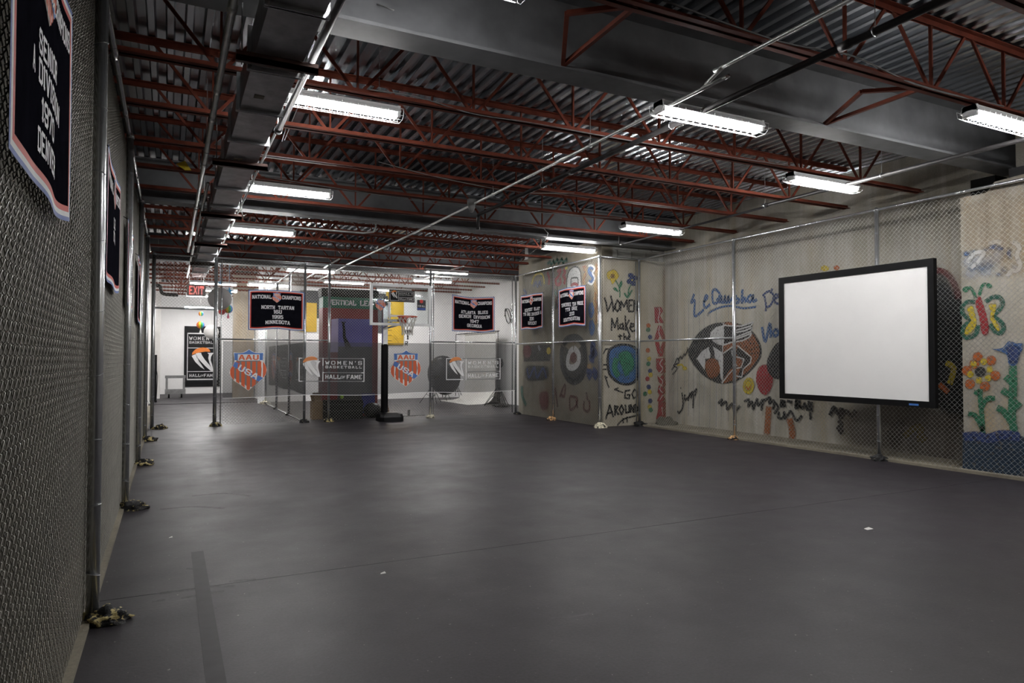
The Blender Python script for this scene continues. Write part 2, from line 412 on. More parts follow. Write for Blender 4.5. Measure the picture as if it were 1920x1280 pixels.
for i, y in enumerate(JY): joist(y, XL, 10.3, 'red steel bar joist, %s beyond the deep I-beam' % ordn[i])
for i, y in enumerate((3.98, 2.70, 1.43)): joist(y, XL, 10.3, 'red steel bar joist, %s on the near side of the deep I-beam' % ordn[i])
for i, y in enumerate((13.85, 15.1, 16.35, 17.6, 18.85)): joist(y, XL, 8.7 if y < 17 else 10.2, 'red steel bar joist, %s past the second girder' % ordn[i])
for i, y in enumerate((21.3, 22.5, 23.7, 24.8)): joist(y, XL, 10.2, 'dark red bar joist, %s past the third girder over the back room' % ordn[i])
for i, y in enumerate((26.4, 27.8, 29.2, 30.6)): joist(y, XL, 3.0, 'dark red bar joist, %s over the corridor end' % ordn[i])
# kicker braces between girder and near joist
for xx, lb in ((6.42, 'red angle brace from the I-beam to the near joist, beside the wall lamp'), (3.07, 'red angle brace from the I-beam to the near joist, over the middle of the floor')):
    t = thing('angle_brace', (xx, 5.1, 4.13), lb, 'brace', 'girder braces')
    A_, B_, C_ = (xx, 5.12, 4.13), (xx-.42, 4.36, 4.15), (xx-.06, 3.98, 4.12)
    for p_, q_ in ((A_, B_), (A_, C_), (B_, C_)): MB().bar(p_, q_, .035, .035).build('brace_bar', 'red_steel', t)

# ================================================================== CHAIN LINK
CW = .0355
def chainlink(name, p0, ux, nrm, length, z0, z1, r, parent, hi, mat='wire'):
    "woven diamond mesh; every wire is a flattened zigzag hooked into its neighbours"
    n = int(length/CW); m = int((z1-z0)/CW)
    i = np.arange(n)[:, None]; k = np.arange(m+1)[None, :]
    side = ((i+k) % 2)
    u = (i+side)*CW + np.where(side == 1, .0028, -.0028)
    z = z0+k*CW+0*i
    a = .0045
    nx, ny = (4, 2) if hi else (3, 1)
    if hi:
        # two rings at each knuckle: leaving one face, entering the other
        off_in = np.where(side == 1, a, -a); off_out = -off_in
        U = np.stack([u, u], -1); Z = np.stack([z-.0035, z+.0035], -1); N = np.stack([off_in, off_out], -1)
        U = U.reshape(n, -1); Z = Z.reshape(n, -1); N = N.reshape(n, -1)
    else:
        U, Z, N = u+0., z+0., np.where(side == 1, a, -a)*0.
    K = U.shape[1]
    ang = np.arange(nx)*2*np.pi/nx + (np.pi/4 if nx == 4 else 0)
    du = np.cos(ang)*r*1.35; dn = np.sin(ang)*r
    UU = U[:, :, None]+du; NN = N[:, :, None]+dn; ZZ = np.repeat(Z[:, :, None], nx, 2)
    p0 = np.array(p0); ux = np.array(ux); nrm = np.array(nrm)
    V = np.empty((n, K, nx, 3)); V[..., 0] = p0[0]+UU*ux[0]+NN*nrm[0]; V[..., 1] = p0[1]+UU*ux[1]+NN*nrm[1]; V[..., 2] = ZZ
    idx = np.arange(n*K*nx).reshape(n, K, nx)
    A = idx[:, :-1, :]; B = np.roll(idx, -1, 2)[:, :-1, :]; C = np.roll(idx, -1, 2)[:, 1:, :]; D = idx[:, 1:, :]
    F = np.stack([A, B, C, D], -1).reshape(-1, 4)
    me = bpy.data.meshes.new(name)
    V = V.reshape(-1, 3)
    me.vertices.add(len(V)); me.vertices.foreach_set('co', V.ravel())
    me.loops.add(F.size); me.loops.foreach_set('vertex_index', F.ravel().astype(np.int32))
    me.polygons.add(len(F)); me.polygons.foreach_set('loop_start', np.arange(0, F.size, 4, dtype=np.int32))
    me.polygons.foreach_set('use_smooth', np.ones(len(F), dtype=bool))
    me.update(calc_edges=True); me.materials.append(MAT[mat])
    o = bpy.data.objects.new(name, me); COL.objects.link(o); o['kind'] = 'stuff'
    if parent: o.parent = parent; o.location = -parent.location
    return o
FH = 3.85
def ring_mesh(R, r=.0022, n=14):
    return mesh_of(MB().tube([(R*math.cos(2*math.pi*k/n), R*math.sin(2*math.pi*k/n), .012*math.cos(2*math.pi*k/n)) for k in range(n)], r, 4, closed=True), 'tie_wire', 'galv', True)
RING = {}
def post(t, x, y, R=.030, h=FH, ties=True, z0=0., cap=True):
    mb = MB().tube([(x, y, z0), (x, y, h)], R, 16)
    o = mb.build('post', 'galv', t, True)
    if cap: MB().tube([(x, y, h-.03), (x, y, h+.01), (x, y, h+.035)], [R*1.12, R*1.12, R*.5], 14).build('post_cap', 'galv', o, True)
    if ties:
        if R not in RING: RING[R] = ring_mesh(R+.002)
        z = .28
        while z < h-.1:
            inst(type('o', (), {'data': RING[R], 'name': 'tie_wire'}), t, (x, y, z), random.uniform(0, 6), 'tie_wire'); z += .40+random.uniform(-.02, .02)
def rail(t, a, b, r=.021, name='top_rail', mat='galv'):
    o = MB().tube([a, b], r, 12).build(name, mat, t, True)
    d = Vector(b)-Vector(a)
    return o
def sleeve(t, a, b, f, r):
    a = Vector(a); b = Vector(b); d = (b-a).normalized(); c = a.lerp(b, f)
    MB().tube([c-d*.07, c+d*.07], r, 12).build('rail_sleeve', 'galv', t, True)

# ---- left fence
f1 = thing('chain_link_fence', (FX, 2, 0), 'long galvanised chain link fence close along the dark wall, hung with banners', 'fence', 'chain link fences')
for y in (1.55, 4.72, 8.05, 11.3, 14.5): post(f1, FX+.045, y, .036 if y < 5 else .033)
chainlink('chain_link_mesh', (FX-.005, 1.9, 0), (0, 1), (1, 0), 9.2, .03, 3.86, .0026, f1, True, 'wire_old')
chainlink('chain_link_mesh', (FX-.005, 11.1945, 0), (0, 1), (1, 0), 5.6, .03, 3.86, .0028, f1, False, 'wire_old')
rail(f1, (FX+.03, 1.0, 3.88), (FX+.03, 16.9, 3.88), .022)
for y in (2.6, 6.0, 7.4, 10, 13): sleeve(f1, (FX+.03, 1, 3.88), (FX+.03, 16.9, 3.88), (y-1)/15.9, .026)
tm = mesh_of(MB().tube([(0.024*math.cos(a*.628), 0, .024*math.sin(a*.628)) for a in range(10)], .0022, 4, closed=True), 'rail_tie', 'galv', True)
y = 2.0
while y < 16.5: inst(type('o', (), {'data': tm, 'name': 'rail_tie'}), f1, (FX+.03, y, 3.88), 0, 'rail_tie'); y += .55
# ---- right fence
f2 = thing('chain_link_fence', (RX, 9, 0), 'chain link fence along the graffiti wall, carrying the projection screen', 'fence', 'chain link fences')
for y in (3.86, 6.86, 9.85, 12.83): post(f2, RX, y, .034)
chainlink('chain_link_mesh', (RX+.04, 3.3, 0), (0, 1), (1, 0), 9.5, .02, 3.84, .0021, f2, False)
rail(f2, (RX, 2.8, FH), (RX, 12.83, FH), .021); rail(f2, (RX, 9.85, 1.95), (RX, 12.83, 1.95), .019, 'middle_rail')
for y in (5.6, 8.3, 11.4): sleeve(f2, (RX, 2.8, FH), (RX, 12.83, FH), (y-2.8)/10.03, .0245)
# ---- short front piece and side
f3 = thing('chain_link_fence', (9.2, FY, 0), 'short chain link fence panel in front of the painted globe', 'fence', 'chain link fences')
post(f3, SX, FY, .036)
chainlink('chain_link_mesh', (SX, FY+.03, 0), (1, 0), (0, 1), RX-SX, .02, 3.84, .0018, f3, False)
rail(f3, (SX, FY, FH), (RX, FY, FH), .021); rail(f3, (SX, FY, 1.95), (RX, FY, 1.95), .019, 'middle_rail')
rail(f3, (SX+.05, FY+.01, .05), (SX+.05, FY+.01, 3.8), .008, 'tension_bar'); rail(f3, (RX-.07, FY+.01, .05), (RX-.07, FY+.01, 3.8), .012, 'tension_bar')
f4 = thing('chain_link_fence', (SX, 15, 0), 'chain link fence with two banners in front of the spray painted side wall', 'fence', 'chain link fences')
post(f4, SX, 14.92, .030)
chainlink('chain_link_mesh', (SX+.03, FY, 0), (0, 1), (1, 0), BY-FY, .02, 3.84, .0018, f4, False)
rail(f4, (SX, FY, FH), (SX, BY, FH), .021); rail(f4, (SX, FY, 1.95), (SX, BY, 1.95), .019, 'middle_rail')
# ---- back fence
f5 = thing('chain_link_fence', (4.8, BY, 0), 'chain link fence across the back with a doorway and printed windscreen', 'fence', 'chain link fences')
for x in (-.32, .94, 2.92, 3.50, 6.12, 8.63): post(f5, x, BY, .040 if x < 1 else .032)
post(f5, 1.06, BY, .012, 3.8, False, .05, False); post(f5, 8.52, BY, .014, 3.8, False, .05, False); post(f5, 6.2, BY, .014, 3.8, False, .05, False)
chainlink('chain_link_mesh', (.96, BY+.035, 0), (1, 0), (0, 1), 7.66, .02, 3.84, .0026, f5, False, 'wire_old')
chainlink('chain_link_mesh', (-.32, BY+.035, 0), (1, 0), (0, 1), 1.26, 2.66, 3.84, .0026, f5, False, 'wire_old')
rail(f5, (-.32, BY, FH), (8.63, BY, FH), .020); rail(f5, (-.32, BY, 2.655), (.94, BY, 2.655), .022, 'door_head_rail')
for a, b in ((.98, 2.88), (2.96, 3.46), (6.16, 8.6)): rail(f5, (a, BY, 1.98), (b, BY, 1.98), .019, 'middle_rail')
# ---- partition in the cage
f6 = thing('chain_link_fence', (2.92, 20, 0), 'chain link partition running back from the cage front, hung with dark printed fabric', 'fence', 'chain link fences')
for y in (19.3, 21.7, 24.3): post(f6, 2.92, y, .032)
chainlink('chain_link_mesh', (2.95, BY+.04, 0), (0, 1), (1, 0), 7.3, .02, 3.84, .0024, f6, False, 'wire_old')
rail(f6, (2.92, BY, FH), (2.92, 24.3, FH), .02)
rail(f6, (2.92, BY, .02), (2.92, 24.3, .02), .012, 'bottom_rail')

# ---- foam mounds on the post feet
def mound(x, y, sx, sy, h, mat, label):
    me = bmesh.new(); bmesh.ops.create_icosphere(me, subdivisions=4, radius=1)
    sd = random.uniform(0, 99)
    for v in me.verts:
        p = v.co.normalized()
        q = 1+.42*mnoise.noise(p*2.1+Vector((sd, 0, 0)))+.22*mnoise.noise(p*5.5+Vector((0, sd, 0)))+.10*mnoise.noise(p*11+Vector((0, 0, sd)))
        c = p*q; v.co = Vector((x+c.x*sx, y+c.y*sy, max(-.004, c.z*h)))
    d = bpy.data.meshes.new('foam_mound'); me.to_mesh(d); me.free(); d.materials.append(MAT[mat])
    d.polygons.foreach_set('use_smooth', [True]*len(d.polygons))
    o = bpy.data.objects.new('foam_mound', d); COL.objects.link(o)
    return tag(o, label, 'foam', 'foam mounds on fence post feet')
lo = ['closest to the viewer', 'second along the dark wall', 'third along the dark wall', 'fourth along the dark wall']
for i, y in enumerate((4.72, 8.05, 11.3, 14.5)): mound(FX+.12, y-.02, .13, .10, .085, 'foam', 'chipped black and yellow foam lump at the post foot, '+lo[i])
mound(-.16, BY-.12, .13, .10, .09, 'foam', 'chipped black and yellow foam lump beside the doorway hinge post')
for x, y, m_, s_, lb in ((.96, BY-.05, 'foam', .13, 'dark foam lump at the foot of the doorway post'), (2.92, BY-.03, 'foam_black', .11, 'black foam lump where the partition meets the cage front'),
                  (3.5, BY-.05, 'foam', .12, 'dark foam lump beside the basketball hoop base'), (6.12, BY-.04, 'foam_white', .11, 'pale and black foam lump at the cage post past the hoop'),
                  (8.63, BY-.1, 'foam_black', .10, 'black foam lump at the cage corner post'), (SX-.08, 14.9, 'foam_orange', .12, 'tan foam lump under the two side banners'),
                  (SX-.02, FY-.05, 'foam_white', .14, 'white foam lump at the outer corner post by the globe'), (RX-.03, 12.78, 'foam_black', .15, 'black foam lump at the inner corner post'),
                  (RX-.06, 9.82, 'foam_orange', .10, 'black and orange foam lump below the painted player'), (RX-.05, 6.83, 'foam_black', .12, 'chipped black foam lump under the projection screen'),
                  (2.92, 19.3, 'foam_black', .09, 'black foam lump at the first partition post'), (2.92, 21.7, 'foam_black', .09, 'black foam lump at the second partition post'), (2.9, 24.3, 'foam_white', .16, 'cream foam lump at the partition end')):
    mound(x, y, s_, s_*.9, s_*.72, m_, lb)
mound(10.2, 12.45, .22, .26, .2, 'conc_left', 'grey brown rubble heap in the wall corner')

# ================================================================== LETTERING
# block letters on a 4 x 6 grid: polylines, then points that carry a slab serif
_o = [(1, 0), (0, 1), (0, 5), (1, 6), (3, 6), (4, 5), (4, 1), (3, 0), (1, 0)]
FONT = {
 'A': ([[(.2, 0), (1.7, 6), (2.3, 6), (3.8, 0)], [(.8, 2), (3.2, 2)]], [(.2, 0), (3.8, 0)]),
 'B': ([[(.5, 0), (.5, 6), (3.2, 6), (3.9, 5.3), (3.9, 3.8), (3.2, 3.1), (.5, 3.1)], [(3.2, 3.1), (4, 2.3), (4, .7), (3.3, 0), (.5, 0)]], [(.5, 0), (.5, 6)]),
 'C': ([[(4, 4.4), (4, 5), (3, 6), (1, 6), (0, 5), (0, 1), (1, 0), (3, 0), (4, 1), (4, 1.6)]], []),
 'D': ([[(.5, 0), (.5, 6), (3, 6), (4, 5), (4, 1), (3, 0), (.5, 0)]], [(.5, 0), (.5, 6)]),
 'E': ([[(3.8, 0), (.5, 0), (.5, 6), (3.8, 6)], [(.5, 3), (2.8, 3)]], [(.5, 0), (.5, 6)]),
 'F': ([[(.6, 0), (.6, 6), (3.9, 6)], [(.6, 3), (2.8, 3)]], [(.6, 0), (.6, 6)]),
 'G': ([[(4, 4.4), (4, 5), (3, 6), (1, 6), (0, 5), (0, 1), (1, 0), (3, 0), (4, 1), (4, 2.6), (2.4, 2.6)]], []),
 'H': ([[(.5, 0), (.5, 6)], [(3.5, 0), (3.5, 6)], [(.5, 3), (3.5, 3)]], [(.5, 0), (.5, 6), (3.5, 0), (3.5, 6)]),
 'I': ([[(2, 0), (2, 6)]], [(2, 0), (2, 6)]),
 'J': ([[(3.3, 6), (3.3, 1), (2.3, 0), (1, 0), (0, 1), (0, 1.8)]], [(3.3, 6)]),
 'K': ([[(.5, 0), (.5, 6)], [(3.7, 6), (.7, 2.7)], [(1.7, 3.6), (3.8, 0)]], [(.5, 0), (.5, 6), (3.6, 0), (3.5, 6)]),
 'L': ([[(.7, 6), (.7, 0), (3.8, 0), (3.8, 1.3)]], [(.7, 6)]),
 'M': ([[(.3, 0), (.3, 6), (2, 2), (3.7, 6), (3.7, 0)]], [(.3, 0), (3.7, 0)]),
 'N': ([[(.4, 0), (.4, 6), (3.6, 0), (3.6, 6)]], [(.4, 0), (3.6, 6)]),
 'O': ([_o], []), '0': ([_o], []),
 'P': ([[(.6, 0), (.6, 6), (3.2, 6), (4, 5.2), (4, 3.6), (3.2, 2.8), (.6, 2.8)]], [(.6, 0), (.6, 6)]),
 'R': ([[(.5, 0), (.5, 6), (3.2, 6), (4, 5.2), (4, 3.8), (3.2, 3), (.5, 3)], [(2.2, 3), (3.8, 0)]], [(.5, 0), (.5, 6), (3.8, 0)]),
 'S': ([[(3.9, 4.6), (3.9, 5.2), (3.1, 6), (.9, 6), (.1, 5.2), (.1, 3.9), (.9, 3.2), (3.1, 2.9), (3.9, 2.2), (3.9, .8), (3.1, 0), (.9, 0), (.1, .8), (.1, 1.5)]], []),
 'T': ([[(2, 0), (2, 6)], [(0, 4.9), (0, 6), (4, 6), (4, 4.9)]], [(2, 0)]),
 'U': ([[(.4, 6), (.4, 1), (1.3, 0), (2.7, 0), (3.6, 1), (3.6, 6)]], [(.4, 6), (3.6, 6)]),
 'V': ([[(.2, 6), (1.8, 0), (2.2, 0), (3.8, 6)]], [(.2, 6), (3.8, 6)]),
 'W': ([[(0, 6), (1, 0), (2, 4.2), (3, 0), (4, 6)]], [(0, 6), (4, 6)]),
 'X': ([[(.2, 0), (3.8, 6)], [(.2, 6), (3.8, 0)]], []),
 'Z': ([[(.2, 6), (3.8, 6), (.2, 0), (3.8, 0)]], []),
 'Y': ([[(.2, 6), (2, 3), (3.8, 6)], [(2, 3), (2, 0)]], [(2, 0), (.2, 6), (3.8, 6)]),
 '1': ([[(1, 4.9), (2, 6), (2, 0)]], [(2, 0)]),
 '2': ([[(.1, 4.6), (.1, 5.2), (.9, 6), (3.1, 6), (3.9, 5.2), (3.9, 4), (.1, .6), (.1, 0), (3.9, 0)]], []),
 '4': ([[(3, 0), (3, 6), (0, 2), (4, 2)]], []),
 '5': ([[(3.7, 6), (.3, 6), (.3, 3.4), (3, 3.6), (3.9, 2.8), (3.9, .9), (3, 0), (.9, 0), (.1, .9)]], []),
 '6': ([[(3.8, 5), (3, 6), (1, 6), (0, 5), (0, 1), (1, 0), (3, 0), (4, 1), (4, 2.4), (3, 3.3), (0, 3.1)]], []),
 '7': ([[(0, 4.9), (0, 6), (4, 6), (1.6, 0)]], []),
 '8': ([_o, [(0, 3), (4, 3)]], []), '3': ([[(.1, 5), (.9, 6), (3, 6), (3.9, 5), (3.9, 4), (3, 3.1), (1.4, 3.1)], [(3, 3.1), (3.9, 2.2), (3.9, 1), (3, 0), (.9, 0), (.1, 1)]], []),
 '9': ([[(.2, 1), (1, 0), (3, 0), (4, 1), (4, 5), (3, 6), (1, 6), (0, 5), (0, 3.6), (1, 2.7), (4, 2.9)]], []),
 "'": ([[(2, 6.2), (1.7, 4.6)]], []), '.': ([[(2, 0), (2, .3)]], []), '-': ([[(.8, 3), (3.2, 3)]], []),
}
def seg_quad(a, b, t, ext=True):
    a = Vector(a); b = Vector(b); d = (b-a)
    if d.length < 1e-6: return []
    d.normalize(); n = Vector((-d.y, d.x))*(t/2); e = d*(t/2*.9) if ext else d*0
    return [a-e-n, b+e-n, b+e+n, a-e+n]
def text_quads(txt, x, y, h, width=None, t=.95, serif=False, gap=1.4, align='c', wr=1.0, space=2.6):
    "quads (2D) of a line of capitals; baseline y, cap height h; fitted to width when given"
    s = h/6; adv = []; cx = 0
    for ch in txt:
        if ch == ' ': cx += space; adv.append(None); continue
        wd = 1.2 if ch in "I1'." else 4
        if serif: wd += .6
        adv.append(cx+(wd-4)/2); cx += wd+gap
    tot = cx-gap
    sx = s*wr if width is None else width/tot
    x0 = x-(tot*sx/2 if align == 'c' else 0)
    out = []
    for ch, a in zip(txt, adv):
        if a is None: continue
        lines, ser = FONT[ch]
        for L in lines:
            for p, q in zip(L, L[1:]): out.append(seg_quad(p, q, t))
            for q_ in out[-(len(L)-1):]:
                for v in q_: v.x += a
        if serif:
            for p in ser:
                yy = p[1]-.35 if p[1] > 3 else p[1]+.35
                q_ = seg_quad((p[0]-1.0+a, yy), (p[0]+1.0+a, yy), .75, False); out.append(q_)
    return [[Vector((x0+v.x*sx, y+v.y*s)) for v in q] for q in out if q]
def quads_mb(quads, fn):
    mb = MB()
    for q in quads: mb.poly([fn(v.x, v.y) for v in q])
    return mb
# ---- the shield emblem, unit: height 1, y down from the point at the top
SH = [(465, 155), (530, 205), (600, 240), (690, 248), (810, 242), (800, 330), (800, 440), (850, 540), (888, 680), (860, 810), (800, 890), (690, 985), (455, 1180), (250, 1015), (120, 930), (50, 830), (18, 730), (40, 630), (90, 560), (130, 450), (120, 340), (105, 240), (230, 250), (320, 240), (400, 205)]
def shn(p): return ((p[0]-455)/1025, (p[1]-155)/1025)
def bound(pts, x):
    ys = []
    for a, b in zip(pts, pts[1:]):
        if min(a[0], b[0])-1e-6 <= x <= max(a[0], b[0])+1e-6 and abs(a[0]-b[0]) > 1e-6:
            ys.append(a[1]+(b[1]-a[1])*(x-a[0])/(b[0]-a[0]))
    return ys
SH_low = SH[7:20]
def shield_polys():
    "[(colour, [2D polygons])] back to front"
    L = [('white', [[shn(p) for p in SH]])]
    mid = (455, 600)
    blue = [p for p in SH if p[1] <= 440]
    top = [(130, 430)]+[(125, 340), (115, 252), (230, 260), (325, 250), (405, 216), (465, 168), (525, 216), (600, 250), (690, 258), (800, 252), (792, 340), (792, 430)]
    L.append(('blue', [[shn(p) for p in top]]))
    L.append(('white2', [[shn(p) for p in ((205, 285), (715, 285), (715, 440), (205, 440))]]))
    bars = []
    for a, b in ((32, 125), (170, 245), (290, 370), (415, 495), (540, 625), (665, 755), (795, 880)):
        up, dn = [], []
        for k in range(7):
            xx = a+(b-a)*k/6
            ys = sorted(bound(SH_low, xx)+[455] if 132 < xx < 798 else bound(SH_low, xx))
            if len(ys) < 2: continue
            up.append((xx, max(455, ys[0]+8))); dn.append((xx, ys[-1]-12))
        if len(up) > 1: bars.append([shn(p) for p in up+dn[::-1]])
    L.append(('red', bars))
    L.append(('blue', [[shn(p) for p in ((92, 575), (135, 468), (215, 492), (800, 880), (695, 968))]]))
    def fn(qs, c, ang):
        ca, sa = math.cos(ang), math.sin(ang)
        return [[shn((c[0]+v.x*ca-v.y*sa*-1, c[1]+v.x*sa-v.y*ca)) for v in q] for q in qs]
    L.append(('red', fn(text_quads('AAU', 0, -52, 104, 450, 1.25), (460, 360), 0)))
    L.append(('white', fn(text_quads('USA', 0, -62, 124, 500, 1.2), (450, 725), rad(31))))
    return L
SHIELD = shield_polys()
# ---- the ball and W emblem, unit box 0..1 (x right, y down)
def wn(p): return ((p[0]-480)/275, (p[1]-515)/275)
W_POLYS = [[(510, 612), (530, 600), (552, 592), (566, 640), (600, 700), (642, 768), (600, 738), (548, 680)],
           [(550, 584), (578, 577), (605, 577), (612, 602), (640, 650), (690, 715), (728, 785), (706, 784), (650, 730), (600, 672), (570, 630)],
           [(566, 620), (580, 660), (642, 768), (610, 720), (575, 668)],
           [(668, 576), (738, 576), (722, 590), (706, 620), (702, 660), (716, 706), (730, 770), (728, 786), (712, 764), (690, 690), (678, 640), (684, 594)]]
BALL = [(513, 600), (518, 572), (545, 540), (580, 522), (620, 515), (660, 520), (688, 538), (698, 564), (650, 562), (600, 570), (550, 585)]
def put(parent, name, mat, polys, fn, layer):
    mb = MB()
    for p in polys: mb.poly([fn(x, y, layer) for x, y in p])
    return mb.build(name, mat, parent)
def shield_on(parent, fn, cx, top, h, mats=('shield_white', 'shield_blue', 'shield_red'), l0=1):
    w_, b_, r_ = mats; MM = {'white': w_, 'white2': w_, 'blue': b_, 'red': r_}
    root = None
    for i, (c, polys) in enumerate(SHIELD):
        mb = MB()
        for p in polys: mb.poly([fn(cx+x*h, top+y*h, l0+i) for x, y in p])
        o = mb.build('shield_emblem' if root is None else 'shield_detail', MM[c], root or parent)
        if root is None: root = o
    return root
def logo_w(parent, fn, x, y, s, mats=('p_white', 'p_orange'), l0=1):
    put(parent, 'emblem_letter', mats[0], [[(x+a*s, y+b*s) for a, b in (wn(p) for p in q)] for q in W_POLYS], fn, l0)
    o = put(parent, 'emblem_ball', mats[1], [[(x+a*s, y+b*s) for a, b in (wn(p) for p in BALL)]], fn, l0+1)
    return o
def frame_polys(x0, y0, x1, y1, t):
    return [[(x0, y0), (x1, y0), (x1, y0+t), (x0, y0+t)], [(x0, y1-t), (x1, y1-t), (x1, y1), (x0, y1)], [(x0, y0), (x0+t, y0), (x0+t, y1), (x0, y1)], [(x1-t, y0), (x1, y0), (x1, y1), (x1-t, y1)]]
def flat(qs, s=1): return [[(v.x, -v.y*s) for v in q] for q in qs]
def hof_wide(parent, fn, x0, y0, w_, h_, mats=('p_white', 'p_orange'), l0=1):
    t = .022*h_/.58; xm = x0+w_*.35; ym = y0+h_*.60
    put(parent, 'logo_frame', mats[0], frame_polys(x0, y0, x0+w_, y0+h_, t)+[[(xm, y0), (xm+t, y0), (xm+t, y0+h_), (xm, y0+h_)], [(xm, ym), (x0+w_, ym), (x0+w_, ym+t), (xm, ym+t)]], fn, l0)
    cx = (xm+x0+w_)/2; tw = (w_-(xm-x0))*.86
    Q = []; Q.append(text_quads("WOMEN'S", cx, -(y0+h_*.27), h_*.135, tw, .9, gap=3)); Q.append(text_quads('BASKETBALL', cx, -(y0+h_*.43), h_*.095, tw, .9, gap=2.4))
    Q += [text_quads('HALL', cx-tw*.30, -(y0+h_*.87), h_*.15, tw*.40, 1.1), text_quads('OF', cx-tw*.02, -(y0+h_*.85), h_*.09, tw*.12, 1.0), text_quads('FAME', cx+tw*.29, -(y0+h_*.87), h_*.15, tw*.42, 1.1)]
    for q in Q: put(parent, 'logo_word', mats[0], flat(q), fn, l0)
    s = (xm-x0)*.92
    logo_w(parent, fn, x0+(xm-x0)*.06, y0-h_*.06, s if s < h_*1.08 else h_*1.08, mats, l0+1)

# ================================================================== BANNERS
def banner(O, ux, nrm, w_, h_, lines, label, folds=.012, sag=0., seed=0, group='championship banners', drop=0., curl=0.):
    "O = upper left corner as read; ux reading direction; nrm towards the reader"
    O = Vector(O); ux = Vector(ux); nrm = Vector(nrm); rnd = random.Random(seed)
    a, b, c = rnd.uniform(0, 6), rnd.uniform(0, 6), rnd.uniform(5, 8)
    def fn(x, y, layer=0):
        u = x/w_; v = y/h_
        d = folds*(math.sin(c*u*2+a+v*1.2)+.6*math.sin(17*u+b)*v)+curl*math.sin(math.pi*min(max(u, 0), 1))*(.4+.6*v)
        z = -y-sag*math.sin(math.pi*u)*(1-v*.3)-drop*u + .012*math.sin(9*u+b)*(1 if v > .5 else -.4)
        return O+ux*x+Vector((0, 0, z))+nrm*(.022+d+folds*1.7+layer*.0012)
    t = thing('championship_banner', O+ux*(w_/2)-Vector((0, 0, h_)), label, 'banner', group)
    def grid(name, mat, x0, x1, y0, y1, layer, nx, ny, parent=t):
        mb = MB(); vs = [fn(x0+(x1-x0)*i/nx, y0+(y1-y0)*j/ny, layer) for i in range(nx+1) for j in range(ny+1)]
        mb.add(vs, [(i*(ny+1)+j, i*(ny+1)+j+1, (i+1)*(ny+1)+j+1, (i+1)*(ny+1)+j) for i in range(nx) for j in range(ny)])
        return mb.build(name, mat, parent, True)
    cl = grid('cloth', 'cloth', 0, w_, 0, h_, 0, 40, 24)
    e0 = 0
    for nm, mt, tw in (('blue_trim', 'b_blue', .018), ('white_trim', 'b_white', .02), ('red_trim', 'b_red', .024)):
        mb = MB()
        for x0, x1, y0, y1, nx, ny in ((e0, w_-e0, e0, e0+tw, 40, 1), (e0, w_-e0, h_-e0-tw, h_-e0, 40, 1), (e0, e0+tw, e0, h_-e0, 1, 24), (w_-e0-tw, w_-e0, e0, h_-e0, 1, 24)):
            vs = [fn(x0+(x1-x0)*i/nx, y0+(y1-y0)*j/ny, 1) for i in range(nx+1) for j in range(ny+1)]
            mb.add(vs, [(i*(ny+1)+j, i*(ny+1)+j+1, (i+1)*(ny+1)+j+1, (i+1)*(ny+1)+j) for i in range(nx) for j in range(ny)])
        mb.build(nm, mt, t, True); e0 += tw
    fq = lambda q: quads_mb(q, lambda x, y: fn(x, -y, 2))
    hl = .075*h_/.92
    for s, u in (('NATIONAL', .235), ('CHAMPIONS', .765)): fq(text_quads(s, w_*u, -.20*h_/.92, hl, w_*.34, 1.25, True, 1.0)).build('heading_word', 'letter', t)
    y = .44*h_/.92
    for s in lines:
        wd = min(len(s)*.062*w_/1.25, w_*.82); cw = wd/len(s); x_ = w_*.52-wd/2
        for word in s.split(' '):
            fq(text_quads(word, x_+cw*len(word)/2, -y, .072*h_/.92, cw*(len(word)-.2), 1.25, True, 1.0)).build('printed_word', 'letter', t)
            x_ += cw*(len(word)+1)
        y += .118*h_/.92
    shield_on(t, fn, w_*.5, .045*h_/.92, .25*h_/.92, l0=2)
    for u in (.01, .5, .99):
        p = fn(w_*u, .012, 3); MB().tube([p, p+nrm*-.05+Vector((0, 0, .03))], .004, 5).build('hanging_tie', 'black', t)
    return t
banner((1.63, BY-.04, 3.125), (1, 0, 0), (0, -1, 0), 1.26, .92, ['NORTH TARTAN', '16U', '1995', 'MINNESOTA'], 'black North Tartan Minnesota championship banner on the cage front by the doorway', .005, -.03, 3)
banner((6.70, BY-.04, 3.235), (1, 0, 0), (0, -1, 0), 1.24, .95, ['ATLANTA BLUES', 'SENIOR DIVISION', '1947', 'GEORGIA'], 'black Atlanta Blues Georgia championship banner on the cage front', .007, .045, 5)
banner((SX-.03, 16.55, 3.255), (0, -1, 0), (-1, 0, 0), 1.21, .93, ['KENTUCKY BLAST', '7TH GRADE DIVISION A', '2011', 'KENTUCKY'], 'black Kentucky championship banner, the far one on the side fence', .012, .0, 8)
banner((SX-.03, 14.55, 3.235), (0, -1, 0), (-1, 0, 0), 1.22, .92, ['TENNESSEE TEAM PRIDE', '7TH GRADE', '2001', 'SOUTHEASTERN'], 'black Tennessee Team Pride championship banner on the side fence by the painted hoop', .012, -.02, 10)
LB = [((2.22, 3.02), 1.20, ['SENIOR', 'A DIVISION', '1970', 'DENVER'], 'black championship banner closest to the viewer on the long fence'),
      ((5.35, 3.0), 1.33, ['LES', 'OTA'], 'black championship banner between the first and second posts of the long fence'),
      ((7.95, 2.98), 1.2, [], 'black championship banner half hidden by the second post of the long fence'),
      ((10.6, 2.96), 1.2, [], 'black championship banner half hidden by the third post of the long fence')]
for i, ((y, z), w_, ln, lb) in enumerate(LB):
    banner((FX+.012, y, z), (0, 1, 0), (1, 0, 0), w_, .90, [s for s in ln if s], lb, .0035, .03, 20+i, curl=.0)

